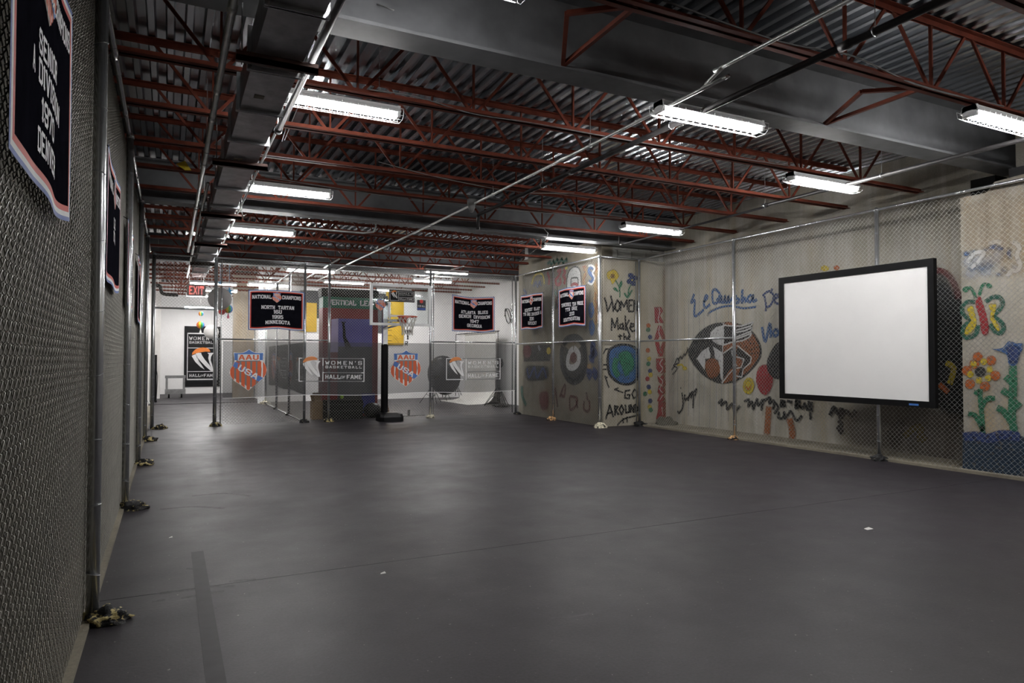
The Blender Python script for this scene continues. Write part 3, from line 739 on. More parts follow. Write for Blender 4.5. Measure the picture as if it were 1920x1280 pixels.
# ---- printed windscreens
def windscreen(name, O, ux, nrm, w_, z0, z1, mat, prints, label, pm=('p_white', 'p_orange', 'p_blue', 'p_red')):
    O = Vector(O); ux = Vector(ux); nrm = Vector(nrm); H = z1-z0
    def fn(x, y, layer=0):
        return O+ux*x+Vector((0, 0, z1-y-.018*math.sin(x*2.1+1)*(y/H)))+nrm*(.012*math.sin(x*3.1)*math.sin(math.pi*y/H)+layer*.0014)
    t = thing(name, O+ux*(w_/2), label, 'windscreen', 'printed mesh windscreens')
    n, m = int(w_*8), 8
    vs = [fn(w_*i/n, H*j/m) for i in range(n+1) for j in range(m+1)]
    MB().add(vs, [(i*(m+1)+j, i*(m+1)+j+1, (i+1)*(m+1)+j+1, (i+1)*(m+1)+j) for i in range(n) for j in range(m)]).build('mesh_fabric', mat, t, True)
    put(t, 'hem', 'p_white', [[(w_*i/n, H-.014), (w_*(i+1)/n, H-.014), (w_*(i+1)/n, H), (w_*i/n, H)] for i in range(n)], fn, 1)
    for kind, x in prints:
        if kind == 's': shield_on(t, fn, x, z1-1.76, .955, (pm[0], pm[2], pm[3]), 1)
        else: hof_wide(t, fn, x, z1-1.552, 1.59, .58, (pm[0], pm[1]), 1)
    return t
windscreen('mesh_windscreen', (1.10, BY-.035, 0), (1, 0, 0), (0, -1, 0), 7.48, .64, 1.935, 'windscreen', [('s', .55), ('h', 1.68), ('s', 4.34), ('h', 5.45)], 'grey see-through windscreen with shields and hall of fame logos across the cage front')
windscreen('mesh_windscreen', (2.99, 24.1, 0), (0, -1, 0), (-1, 0, 0), 6.9, .66, 1.94, 'windscreen_dark', [('s', 1.2), ('h', 2.2), ('s', 4.6), ('h', 5.4)], 'dark printed windscreen on the partition inside the cage', ('p_white', 'p_orange', 'p_blue', 'p_red'))

# ================================================================== LAMPS
def lamp(x0, x1, y, z, label, guard=True, tubes=(-1, 1)):
    t = thing('fluorescent_lamp', ((x0+x1)/2, y, z+.06), label, 'lamp', 'caged fluorescent ceiling lamps')
    L = x1-x0; xc = (x0+x1)/2
    hs = MB()
    pr = [(-.092, .004), (-.06, .07), (.06, .07), (.092, .004), (.085, .0), (.03, .022), (-.03, .022), (-.085, .0)]
    hs.add([(x, y+a, z+b) for x in (x0, x1) for a, b in pr], [(i, (i+1) % 8, 8+(i+1) % 8, 8+i) for i in range(8)]+[tuple(range(7, -1, -1)), tuple(range(8, 16))])
    hs.box(x0, x0+.03, y-.07, y+.07, z-.04, z+.07).box(x1-.03, x1, y-.07, y+.07, z-.04, z+.07)
    hs.build('housing', 'white_paint', t)
    for s in tubes:
        MB().tube([(x0+.035, y+s*.045, z-.018), (x1-.035, y+s*.045, z-.018)], .016, 8).build('fluorescent_tube', 'tube', t, True)
    if guard:
        mb = MB(); n = 15; arc = [(-.11, .03), (-.10, -.035), (-.06, -.065), (.06, -.065), (.10, -.035), (.11, .03)]
        for k in range(n+1):
            x = x0-.02+(L+.04)*k/n; mb.tube([(x, y+a, z+b) for a, b in arc], .0022, 4, False)
        for a, b in arc: mb.tube([(x0-.02, y+a, z+b), (x1+.02, y+a, z+b)], .0026, 4, False)
        mb.build('wire_guard', 'white_paint', t)
    JJ = min(abs(y-j) for j in JALL)
    for x in (x0+.2, x1-.2): MB().tube([(x, y, z+.07), (x, y, z+.125 if JJ < .06 and z > 3.95 else 4.80)], .008 if JJ < .06 else .004, 6).build('mounting_clip', 'galv', t)
    return t
JALL = JY+[3.98, 2.7, 1.43, 5.22, 13.85, 15.1, 16.35, 17.6, 18.85, 21.3, 22.5, 23.7, 24.8]
LAMPS = [(.94, 2.04, 6.62, 4.0, 'caged fluorescent lamp beside the duct, just past the deep I-beam'), (4.2, 5.54, 5.22, 3.97, 'caged fluorescent lamp fixed under the deep I-beam'),
         (7.48, 8.81, 6.52, 4.0, 'caged fluorescent lamp above the projection screen'), (.96, 2.13, 10.33, 4.0, 'caged fluorescent lamp beside the duct, second past the I-beam'),
         (.97, 2.16, 13.85, 4.0, 'caged fluorescent lamp beside the duct, third past the I-beam'), (7.47, 8.81, 10.3, 4.0, 'caged fluorescent lamp near the inner wall corner'),
         (7.27, 8.60, 12.97, 4.0, 'caged fluorescent lamp touching the painted side wall'), (7.09, 8.45, 3.98, 4.0, 'caged fluorescent lamp cut by the frame edge near the pillar'),
         (.94, 2.07, 3.98, 4.0, 'caged fluorescent lamp at the upper frame edge in front of the I-beam'), (2.85, 4.17, 19.5, 4.0, 'fluorescent lamp over the room behind the cage, by the partition'),
         (2.3, 3.6, 24.0, 4.0, 'fluorescent lamp far over the partition'), (6.8, 8.1, 20.5, 4.0, 'fluorescent lamp over the white backdrop'),
         (.5, 1.8, 22.0, 3.75, 'fluorescent lamp in the corridor by the exit sign'), (.5, 2.0, 26.5, 3.75, 'fluorescent lamp in the middle of the corridor'), (.5, 2.0, 30.2, 3.6, 'fluorescent lamp at the far end of the corridor'),
         (6.9, 8.2, -.8, 4.0, 'fluorescent lamp far behind the viewer by the pillar'), (7.0, 8.3, 1.43, 4.0, 'fluorescent lamp above and behind the viewer by the pillar'), (6.6, 7.9, 24.0, 4.0, 'fluorescent lamp by the white back wall'),
         (.5, 2.0, 24.3, 3.75, 'fluorescent lamp added to brighten the corridor where it passes the partition end'), (6.4, 7.7, 18.2, 4.0, 'fluorescent lamp added to brighten the cage room just inside its front'), (4.4, 5.7, 22.2, 4.0, 'fluorescent lamp added to brighten the middle of the room behind the cage')]  # these three lamps are added to brighten the corridor and cage room
for i, a in enumerate(LAMPS): lamp(*a, guard=i < 11, tubes=(1,) if i == 8 else (-1, 1))

# ================================================================== DUCT AND PIPES
DX0, DX1, DZ0, DZ1 = .53, .865, 3.75, 4.03
dt = thing('air_duct', (.7, 4, DZ0), 'rectangular sheet metal air duct under the joists by the long fence', 'duct')
ys = [2.2, 3.3, 4.4, 5.45, 6.4, 7.35, 8.35, 9.5, 10.65, 11.6, 12.6, 13.5, 14.4, 15.6, 16.8, 18.0, 19.2, 20.4]
for a, b in zip(ys, ys[1:]):
    sec = MB().box(DX0, DX1, a+.004, b-.004, DZ0, DZ1).build('duct_section', 'duct', dt)
    MB().add([(DX0+.03, a+.08, DZ0-.001), (DX1-.03, a+.08, DZ0-.001), (.7, (a+b)/2, DZ0-.007), (DX0+.03, b-.08, DZ0-.001), (DX1-.03, b-.08, DZ0-.001)], [(0, 1, 2), (1, 4, 2), (4, 3, 2), (3, 0, 2)]).build('stiffening_crease', 'duct', sec)
for y in ys[1:-1]:
    fr = MB()
    for d in (-.014, .014):
        fr.box(DX0-.03, DX1+.03, y+d-.003, y+d+.003, DZ0-.03, DZ0+.001).box(DX0-.03, DX0+.001, y+d-.003, y+d+.003, DZ0, DZ1+.03).box(DX1-.001, DX1+.03, y+d-.003, y+d+.003, DZ0, DZ1+.03)
    o = fr.build('flange', 'galv', dt)
    for x in (DX0-.018, DX1+.018):
        MB().box(x-.014, x+.014, y-.022, y+.022, DZ0-.026, DZ0+.004).build('corner_bolt', 'galv', o)
hy = [3.0, 5.2, 8.15, 11.2, 14.2, 17.2]
for y in hy:
    MB().box(DX0-.13, DX1+.11, y-.022, y+.022, DZ0-.075, DZ0-.032).box(DX0-.13, DX1+.11, y-.022, y-.016, DZ0-.075, DZ0-.002).build('hanger_channel', 'brown_steel', dt)
    for x in (DX0-.09, DX1+.012): MB().tube([(x, y, DZ0-.1), (x, y, 4.78)], .006, 6).build('hanger_rod', 'galv', dt)
MB().box(DX0+.08, DX0+.16, 6.0, 6.08, DZ0-.0085, DZ0-.003).build('duct_label', 'bx', dt)
MB().box(DX0+.08, DX0+.17, 8.0, 8.1, DZ0-.0085, DZ0-.003).build('duct_label', 'bx', dt)
def pipe(name, pts, r, mat, label, couple=(), hangers=(), group='ceiling pipes and conduits', cat='pipe', hz=4.79):
    pts = [Vector(p) for p in pts]
    t = thing(name, pts[0], label, cat, group)
    MB().tube(pts, r, 12).build('pipe_run', mat, t, True)
    for c in couple:
        a, b = pts[0], pts[-1]
        p = Vector(c); d = (b-a).normalized()
        MB().tube([p-d*.05, p+d*.05], r*1.25, 12).build('coupling', mat, t, True)
    for h in hangers:
        h = Vector(h)
        MB().tube([h+Vector((.0, 0, 0))+Vector(((r+.008)*math.cos(k*.5236), 0, (r+.008)*math.sin(k*.5236))) for k in range(12)], .005, 5, closed=True).build('hanger_ring', 'galv', t)
        MB().tube([h+Vector((0, 0, r)), (h.x, h.y, hz)], .004, 5).build('hanger_rod', 'galv', t)
    return t
pipe('conduit_pipe', [(.36, 2.0, 3.95), (.36, 17.0, 3.95)], .028, 'conduit', 'pale steel conduit running beside the duct', [(.36, y, 3.95) for y in (5.0, 6.6, 7.4, 9.2, 12)], [(.36, 8.6, 3.95), (.36, 11.8, 3.95)])
pipe('sprinkler_pipe', [(.925, 2.0, 3.77), (.925, 6.95, 3.77)], .028, 'black_pipe', 'black sprinkler pipe along the lamp side of the duct', [(.925, 6.9, 3.77)], [(.925, 6.95, 3.77)])
pipe('conduit_pipe', [(.925, 7.0, 3.80), (.925, 16.5, 3.80)], .013, 'conduit', 'thin conduit continuing along the duct past the black pipe', [(.925, 8.0, 3.80)], [(.925, 9.3, 3.8), (.925, 13.0, 3.8)])
pipe('conduit_pipe', [(.44, 10, 3.9), (.44, 22, 3.9)], .022, 'conduit', 'second steel conduit far along the duct', [], [(.44, 12, 3.9), (.44, 18, 3.9)])
pipe('sprinkler_pipe', [(4.70, 1.0, 4.0), (4.70, 10.5, 4.0), (4.70, 10.62, 4.0), (4.70, 10.66, 3.96), (4.70, 10.66, 3.75)], .030, 'black_pipe', 'black sprinkler pipe crossing the middle of the ceiling, ending in a drop', [(4.70, 3.55, 4.0), (4.70, 7.6, 4.0)], [(4.70, 5.62, 4.0), (4.70, 8.4, 4.0), (4.7, 3.3, 4.0)])
s1 = catmull([(4.26, 1.5, 4.078), (4.26, 4.3, 4.078), (4.26, 4.42, 4.07), (4.26, 4.68, 3.985), (4.26, 4.8, 3.975), (4.25, 11, 3.98), (4.1, 18.0, 3.98)], 4)
pipe('conduit_pipe', s1, .017, 'conduit', 'thin steel conduit beside the black pipe, stepping down under the I-beam', [], [(4.26, 6.5, 3.975), (4.255, 9.1, 3.978)])
pipe('sprinkler_pipe', [(8.50, 1.0, 4.0), (8.50, 7.9, 4.0)], .028, 'black_pipe', 'dark sprinkler pipe near the graffiti wall, crossing under the lamp', [(8.50, 7.9, 4.0)], [(8.5, 7.9, 4.0), (8.5, 5.9, 4.0)])
pipe('sprinkler_pipe', [(8.52, 7.95, 3.98), (8.60, 11.9, 3.98), (8.60, 12.0, 4.0), (8.60, 12.0, 4.2)], .020, 'black_pipe', 'thinner pipe continuing past the screen lamp to the inner wall corner', [(8.60, 11.9, 3.98)], [])
pipe('conduit_pipe', [(.98, 13.0, 3.95), (3.3, 12.95, 3.95), (3.5, 12.95, 3.99), (3.55, 12.95, 4.1), (3.55, 12.95, 4.6)], .017, 'conduit', 'cross conduit below the second girder turning up at its end', [], [(1.9, 12.98, 3.95)])
for px, y0_, y1_, lb in ((3.85, 17.5, 22, 'bright conduit over the cage room, near one of the pair'), (4.3, 17.5, 23, 'bright conduit over the cage room, outer one of the pair'), (7.2, 17.3, 21.5, 'pale conduit over the white backdrop')):
    pipe('conduit_pipe', [(px, y0_, 4.078), (px, y1_, 4.078)], .02, 'conduit', lb, [], [(px, y0_+.9, 4.078), (px, y1_-.95, 4.078)])
# junction box with bell on the thin conduit
jb = thing('junction_box', (4.23, 9.85, 3.9), 'small grey junction box hanging on the thin ceiling conduit', 'box')
MB().tube([(4.23, 9.85, 4.05), (4.23, 9.85, 3.97)], [.07, .07], 10).build('box_body', 'grey', jb, True)
MB().tube([(4.23, 9.85, 3.97), (4.23, 9.85, 3.92), (4.23, 9.85, 3.85)], [.055, .055, .028], 10).build('sensor_head', 'grey', jb, True)
# loose cables along the joists
def cable(pts, r, mat, label):
    o = MB().tube(catmull(pts, 6), r, 5).build('ceiling_cable', mat, None, True)
    return tag(o, label, 'cable', 'loose ceiling cables')
cable([(1.7, 6.45, 4.14), (2.2, 6.5, 4.17), (2.8, 6.45, 4.08), (3.5, 6.46, 4.1), (4.4, 6.45, 4.09), (5.6, 6.46, 4.10), (7.4, 6.46, 4.13)], .006, 'grey', 'grey cable draped along the first joist past the I-beam')
cable([(1.2, 10.28, 4.14), (2.6, 10.25, 4.07), (3.9, 10.27, 4.02), (5.2, 10.28, 4.05), (7.4, 10.25, 4.12)], .007, 'grey', 'grey cable sagging along the fourth joist')
cable([(2.5, 9.0, 4.2), (3.4, 9.0, 4.09), (4.6, 8.98, 4.02), (5.6, 9.0, 4.12)], .006, 'grey', 'grey cable sagging below the third joist')
cable([(3.2, 3.9, 4.16), (4.4, 3.92, 4.12), (5.3, 3.95, 4.20), (6.2, 3.92, 4.09), (7.6, 3.93, 4.13)], .008, 'grey', 'grey cable along the joist in front of the I-beam')
cable([(1.5, 5.0, 4.2), (1.35, 5.6, 4.5), (1.2, 6.6, 4.6), (1.25, 9.0, 4.3)], .006, 'grey', 'grey cable bundle hanging behind the duct lamp')
cable([(1.55, 4.9, 4.25), (1.42, 5.6, 4.52), (1.3, 6.6, 4.55), (1.28, 9.0, 4.32)], .006, 'grey', 'second strand of the cable bundle behind the duct lamp')
cable([(1.0, 11.6, 4.1), (1.02, 11.65, 3.85), (1.1, 11.9, 3.9)], .008, 'conduit', 'pale flexible cable looping below the fifth joist')
cable([(8.0, 15.0, 4.12), (6.5, 11.55, 4.07), (4.0, 11.5, 4.08)], .006, 'grey', 'grey cable running to the lamp by the side wall')

# ================================================================== PROJECTION SCREEN
sc = thing('projection_screen', (9.64, 7.25, .85), 'large white projection screen in a black frame hung on the fence', 'screen')
y0, y1, z0, z1 = 5.89, 8.62, .855, 2.968
MB().box(9.60, 9.612, y0+.06, y1-.06, z0+.06, z1-.06).build('screen_fabric', 'screen', sc)
MB().box(9.585, 9.66, y0, y1, z1-.105, z1).build('frame_bar', 'black', sc); MB().box(9.585, 9.66, y0, y1, z0, z0+.09).build('frame_bar', 'black', sc)
MB().box(9.585, 9.66, y0, y0+.09, z0+.09, z1-.105).build('frame_bar', 'black', sc); MB().box(9.585, 9.66, y1-.105, y1, z0+.09, z1-.105).build('frame_bar', 'black', sc)
MB().box(9.581, 9.585, 6.13, 6.27, z0+.022, z0+.05).build('maker_badge', 'blue_logo', sc)
for y in (6.86, 8.2):
    MB().box(9.66, 9.75, y-.03, y+.03, z1-.09, z1-.05).build('wall_bracket', 'black', sc)

# ================================================================== BASKETBALL HOOP
hp = thing('basketball_hoop', (4.81, 16.6, 0), 'basketball hoop with glass backboard and black padded post in front of the cage', 'basketball hoop')
px, py = 4.81, 16.66
b_ = MB(); ring = lambda s, z: [(px+.10+.30*s*x, py-.12+.26*s*y, z) for x, y in ((-1, -.7), (-.7, -1), (.7, -1), (1, -.7), (1, .7), (.7, 1), (-.7, 1), (-1, .7))]
vs = []; lv = [(1, 0), (1, .1), (.92, .17), (.6, .21)]
for s, z in lv: vs += ring(s, z)
b_.add(vs, [(i*8+k, i*8+(k+1) % 8, (i+1)*8+(k+1) % 8, (i+1)*8+k) for i in range(3) for k in range(8)]+[tuple(24+k for k in range(8))])
b_.build('base', 'black_gloss', hp)
MB().tube([(px, py, .15), (px, py, .2), (px, py, 1.86), (px, py, 1.9)], [.075, .088, .088, .075], 16).build('post_padding', 'black', hp, True)
MB().box(px-.06, px+.06, py-.06, py+.06, 1.8, 3.1).build('post', 'galv', hp)
BX0, BX1, BZ0, BZ1, YB = 4.255, 5.78, 2.335, 3.335, 16.0
MB().box(BX0+.04, BX1-.04, YB-.006, YB+.006, BZ0+.04, BZ1-.04).build('backboard_glass', 'glass', hp)
fr = 0.062
for a in ((BX0, BX1, BZ1-fr, BZ1), (BX0, BX1, BZ0, BZ0+fr), (BX0, BX0+fr, BZ0+fr, BZ1-fr), (BX1-fr, BX1, BZ0+fr, BZ1-fr)):
    MB().box(a[0], a[1], YB-.03, YB+.03, a[2], a[3]).build('backboard_frame', 'white_paint', hp)
c0 = (BX0+BX1)/2-.02
mb = MB()
for a in ((c0-.305, c0+.305, 2.545, 2.595), (c0-.305, c0-.255, 2.595, 3.0), ): mb.box(a[0], a[1], YB-.0085, YB-.0065, a[2], min(a[3], 2.905))
mb.build('target_line', 'b_white', hp)
for s in (-1, 1):
    MB().bar((px+s*.05, py, 3.0), (c0+s*.2, YB+.04, 2.95), .03, .04).build('support_arm', 'galv', hp)
    MB().bar((px+s*.05, py, 2.3), (c0+s*.2, YB+.04, 2.42), .03, .04).build('support_arm', 'galv', hp)
MB().bar((c0-.25, YB+.05, 2.5), (c0-.25, YB+.05, 3.0), .05, .04).build('board_mount', 'galv', hp)
MB().bar((c0-.3, YB+.05, 2.46), (c0+.15, YB+.05, 2.46), .05, .06).build('board_mount', 'galv', hp)
rc = (c0+.06, YB-.38, 2.535)
MB().tube([(rc[0]+.229*math.cos(k*2*math.pi/28), rc[1]+.229*math.sin(k*2*math.pi/28), rc[2]) for k in range(28)], .011, 8, closed=True).build('rim', 'rim', hp, True)
MB().add([(rc[0]-.13, YB-.03, 2.55), (rc[0]+.13, YB-.03, 2.55), (rc[0]+.09, YB-.16, 2.545), (rc[0]-.09, YB-.16, 2.545), (rc[0]-.08, YB-.03, 2.39), (rc[0]+.08, YB-.03, 2.39)], [(0, 1, 2, 3), (3, 2, 5, 4), (0, 3, 4), (1, 5, 2)]).build('rim_bracket', 'rim', hp)
net = MB(); rr = [(.225, -.01), (.195, -.10), (.165, -.19), (.135, -.27), (.125, -.36), (.13, -.44)]
for k in range(12):
    for s in (1, -1):
        net.tube([(rc[0]+r*math.cos((k+.5*s*i)*math.pi/6), rc[1]+r*math.sin((k+.5*s*i)*math.pi/6), rc[2]+z) for i, (r, z) in enumerate(rr)], .007, 4)
no = net.build('net', 'net', hp); no['kind'] = 'stuff'
bf = lambda x, y, l=0: Vector((x, YB-.0075-l*.001, -y))
MB().box(4.712, 5.357, YB-.0085, YB-.0065, 2.912, 3.197).build('logo_plate', 'poster_dark', hp)
hof_wide(hp, lambda x, y, l=0: Vector((x, YB-.009-l*.001, -y)), 4.735, -3.172, .60, .235, ('b_white', 'orange_print'))
shield_on(hp, lambda x, y, l=0: Vector((x, YB-.008-l*.001, -y)), 4.512, -2.975, .295)
MB().box(5.425, 5.647, YB-.0085, YB-.0065, 2.725, 2.98).build('poster_plate', 'charcoal', hp)
MB().box(5.43, 5.642, YB-.0095, YB-.0085, 2.73, 2.785).build('poster_band', 'b_blue', hp)
MB().tube([(5.535, YB-.010, 2.945), (5.535, YB-.009, 2.945)], .045, 12).build('poster_ball', 'r_red', hp)
quads_mb(text_quads('FOR ALL', 5.536, 2.81, .04, .18, 1.1), lambda x, y: Vector((x, YB-.0105, y))).build('poster_lettering', 'letter', hp)

# ================================================================== PAINT ON THE WALLS
PLANES = {'R': ('x', XR, wr, (-1, 0, 0)), 'T': ('y', 12.95, wt, (0, -1, 0)), 'S': ('x', 8.80, ws, (-1, 0, 0)), 'P': ('x', 9.87, pl, (-1, 0, 0)), 'F': ('z', 0, fl, (0, 0, 1))}
_layer = {'R': 0, 'T': 0, 'S': 0, 'P': 0, 'F': -8}
def wallpt(p, plane):
    ax, val, par, n = PLANES[plane]
    return at(p[0], p[1], ax, val)+Vector(n)*(.003+.0003*_layer[plane])
def stroke(name, plane, mat, width, *lines, smooth=True, closed=False):
    "spray strokes traced on the wall; width in metres"
    _layer[plane] += 1
    ax, val, par, n = PLANES[plane]; nrm = Vector(n); mb = MB()
    if not smooth: lines = [(p, q) for L in lines for p, q in zip(L, L[1:])]
    for L in lines:
        P = [wallpt(p, plane) for p in L]
        if not smooth:
            d_ = (P[1]-P[0]).normalized()*(width*.35); P = [P[0]-d_, P[1]+d_]
        if smooth and len(P) > 2: P = catmull(P, 5, closed)
        if closed: P = P+[P[0]]
        vs, es = [], []
        for i, p in enumerate(P):
            d = P[min(i+1, len(P)-1)]-P[max(i-1, 0)]
            if d.length < 1e-7: d = Vector((0, 0, 1))
            s = d.normalized().cross(nrm)*(width*.62)
            vs += [p-s, p-s*.6, p+s*.6, p+s]; es += [1, 1, 1, 1] if width > .09 and i in (0, len(P)-1) else [1, .3, .3, 1]
        m = len(P)
        fs = [(4*i+k, 4*i+k+1, 4*i+5+k, 4*i+4+k) for i in range(m-1) for k in range(3)]
        mb.add(vs, fs, es)
    return mb.build(name, SP[mat], par)
def blob(name, plane, mat, pts, inner=.72, smooth=True):
    _layer[plane] += 1
    ax, val, par, n = PLANES[plane]
    P = [wallpt(p, plane) for p in pts]
    if smooth: P = catmull(P, 4, True)
    c = sum(P, Vector())/len(P); m = len(P)
    vs = P+[c.lerp(p, inner) for p in P]+[c]; es = [1]*m+[.3]*m+[.1]
    fs = [(i, (i+1) % m, m+(i+1) % m, m+i) for i in range(m)]+[(m+i, m+(i+1) % m, 2*m) for i in range(m)]
    return MB().add(vs, fs, es).build(name, SP[mat], par)
def disc(cx, cy, rx, ry=None, n=10): 
    ry = ry or rx
    return [(cx+rx*math.cos(2*math.pi*k/n), cy+ry*math.sin(2*math.pi*k/n)) for k in range(n)]
Z = lambda ox, oy, s, L: [(ox+x/s, oy+y/s) for x, y in L]
# --- pillar (zoom frame 1780,420 x5.82 / 1780,620 x4.414)
a = lambda L: Z(1780, 420, 5.82, L); b = lambda L: Z(1780, 620, 4.414, L)
for cx, cy, rx, ry in ((210, 420, 100, 110), (330, 400, 120, 110), (450, 400, 130, 130), (540, 330, 110, 110), (240, 540, 110, 80), (400, 520, 120, 80), (720, 470, 60, 60)): blob('painted_cloud', 'P', 'pale', a(disc(cx, cy, rx, ry)), .4)
for cx, cy, rx, ry in ((200, 325, 60, 40), (280, 300, 70, 36), (400, 280, 60, 40), (490, 255, 80, 50), (560, 265, 50, 40), (655, 300, 40, 60), (660, 360, 40, 40), (360, 480, 80, 70), (260, 480, 60, 50), (600, 500, 50, 50), (545, 550, 50, 36), (430, 440, 70, 60)): blob('painted_cloud', 'P', 'mist', a(disc(cx, cy, rx, ry)), .4)
for cx, cy, rx, ry in ((480, 250, 60, 34), (560, 268, 36, 24), (652, 320, 28, 46), (190, 325, 36, 26)): blob('painted_cloud', 'P', 'blue', a(disc(cx, cy, rx, ry)), .4)
stroke('painted_cloud', 'P', 'white', .05, a([(690, 195), (740, 220), (770, 270), (740, 330), (760, 400), (780, 450), (740, 510), (680, 510), (640, 570)]), a([(430, 220), (520, 190), (570, 210)]), a([(200, 420), (280, 320), (380, 310), (330, 400), (240, 480)]))
stroke('painted_butterfly', 'P', 'darkgreen', .055, a([(285, 850), (200, 850), (150, 900), (150, 970), (200, 1020), (270, 1050), (180, 1100), (150, 1180), (190, 1240), (290, 1200), (320, 1100)]), a([(400, 850), (470, 800), (550, 800), (585, 860), (550, 930), (490, 1000), (560, 1060), (600, 1130), (560, 1190), (500, 1160), (450, 1090)]))
stroke('painted_butterfly', 'P', 'green', .04, a([(180, 700), (240, 700), (275, 760), (290, 810)]), a([(440, 660), (380, 660), (345, 720), (335, 780)]))
blob('painted_butterfly', 'P', 'green', a(disc(180, 715, 34, 32))); blob('painted_butterfly', 'P', 'green', a(disc(440, 675, 34, 30)))
blob('painted_butterfly', 'P', 'yellow', a([(195, 900), (260, 880), (285, 960), (305, 1040), (300, 1120), (240, 1200), (170, 1220), (180, 1140), (250, 1080), (270, 1040), (215, 970)]))
blob('painted_butterfly', 'P', 'yellow', a([(430, 870), (520, 860), (500, 930), (470, 1000), (530, 1080), (560, 1150), (540, 1180), (480, 1100), (445, 1020), (455, 950)]))
blob('painted_butterfly', 'P', 'red', a([(300, 800), (340, 780), (370, 850), (410, 980), (440, 1120), (430, 1200), (380, 1220), (350, 1160), (330, 1020), (290, 880)]), .85)
for cx, cy in ((210, 275), (350, 245), (150, 330), (385, 370), (175, 440), (300, 460), (240, 215)): blob('painted_flower', 'P', 'orange', b(disc(cx, cy, 46, 44)))
for cx, cy in ((205, 275), (290, 255), (340, 320), (325, 390), (250, 410), (180, 360)): blob('painted_flower', 'P', 'yellow', b(disc(cx, cy, 30, 30)))
blob('painted_flower', 'P', 'black', b(disc(262, 338, 50, 46)))
stroke('painted_stem', 'P', 'green', .06, b([(262, 480), (262, 560), (275, 700), (285, 860)]), b([(210, 505), (255, 515)]), b([(160, 685), (220, 700), (265, 780), (285, 830)]), b([(385, 560), (320, 560), (275, 620), (250, 625)]))
blob('painted_leaf', 'P', 'green', b([(385, 560), (330, 550), (270, 590), (240, 625), (285, 650), (320, 590)])); blob('painted_leaf', 'P', 'green', b([(155, 685), (215, 680), (265, 720), (285, 790), (240, 770), (200, 710)]))
blob('painted_tulip', 'P', 'blue', b([(355, 150), (440, 140), (500, 80), (560, 100), (618, 100), (618, 150), (590, 200), (560, 290), (500, 290), (480, 200), (420, 170)]), .85)
blob('painted_tulip', 'P', 'navy', b([(470, 130), (540, 110), (600, 150), (570, 270), (510, 280), (485, 190)]), .5)
stroke('painted_stem', 'P', 'green', .09, b([(530, 290), (535, 420), (530, 560), (525, 700), (545, 860)]))
stroke('painted_leaf', 'P', 'green', .08, b([(470, 380), (530, 430)]), b([(440, 490), (520, 530)]), b([(400, 635), (460, 670), (520, 760)]), b([(590, 590), (530, 650)]))
blob('painted_pond', 'P', 'pond', [(1806, 812), (1840, 816), (1880, 812), (1920, 818), (1940, 820), (1940, 902), (1920, 897), (1860, 888), (1806, 879)], .93, False)
stroke('painted_pond', 'P', 'navy', .12, b([(120, 880), (240, 870), (330, 890), (450, 860), (600, 880)]))
stroke('rust_stain', 'P', 'stain', .34, [(1868, 352), (1866, 420), (1870, 500)], [(1832, 372), (1834, 430), (1836, 470)], [(1905, 360), (1903, 450), (1902, 520)])
# --- return wall (zoom frame 1120,480 x8 / 940,460 x3.556)
c = lambda L: Z(1120, 480, 8, L); d = lambda L: Z(940, 460, 3.556, L)
blob('painted_flower', 'T', 'yellow', c([(235, 190), (300, 230), (330, 300), (300, 350), (260, 400), (220, 430), (190, 370), (140, 330), (140, 240)]))
blob('painted_flower', 'T', 'maroon', c(disc(230, 300, 34, 40)))
for cx, cy in ((500, 290), (560, 330), (540, 410), (480, 380), (520, 350)): blob('painted_flower', 'T', 'navy', c(disc(cx, cy, 48, 42)))
blob('painted_flower', 'T', 'yellow', c(disc(520, 360, 16)))
stroke('painted_stem', 'T', 'green', .03, c([(265, 360), (310, 430), (335, 520), (335, 620)]), c([(505, 425), (470, 500), (455, 620)]))
blob('painted_leaf', 'T', 'green', c([(350, 360), (380, 400), (350, 480), (320, 540), (320, 450)])); blob('painted_leaf', 'T', 'green', c([(230, 480), (280, 470), (320, 540), (260, 520)]))
blob('painted_leaf', 'T', 'green', c([(530, 490), (510, 560), (455, 640), (470, 550)])); blob('painted_leaf', 'T', 'green', c([(395, 545), (440, 570), (455, 640), (410, 600)]))
stroke('word_women', 'T', 'black', .042, c([(105, 630), (130, 700), (150, 830)]), c([(150, 830), (215, 690)]), c([(200, 600), (225, 700), (235, 800)]), c([(235, 830), (260, 750)]), c([(300, 660), (270, 720), (265, 790), (300, 830), (330, 780), (330, 700), (300, 665)]), c([(345, 810), (355, 680), (395, 760), (440, 660), (450, 800)]), c([(475, 660), (470, 830), (525, 830)]), c([(475, 740), (515, 735)]), c([(475, 665), (525, 660)]), c([(545, 830), (550, 670), (600, 820), (600, 680)]), smooth=False)
stroke('word_make', 'T', 'black', .042, c([(210, 1110), (215, 940), (260, 1070), (300, 930), (310, 1100)]), c([(380, 1010), (340, 1030), (335, 1080), (370, 1090), (385, 1030), (395, 1100)]), c([(415, 900), (425, 1110)]), c([(475, 960), (430, 1040), (490, 1210)]), c([(490, 1070), (540, 1050), (540, 1020), (505, 1010), (485, 1080), (520, 1130), (570, 1110)]), smooth=False)
stroke('word_the', 'T', 'black', .036, c([(335, 1180), (340, 1250)]), c([(310, 1205), (370, 1195)]), c([(395, 1160), (400, 1250)]), c([(400, 1220), (425, 1205), (440, 1250)]), c([(455, 1230), (480, 1215), (465, 1200), (450, 1240), (490, 1250)]), smooth=False)
blob('painted_globe', 'T', 'black', [(1140, 655), (1155, 645), (1170, 643), (1185, 646), (1197, 656), (1199, 690), (1196, 712), (1183, 722), (1165, 722), (1150, 714), (1140, 702), (1136, 680)], .95)
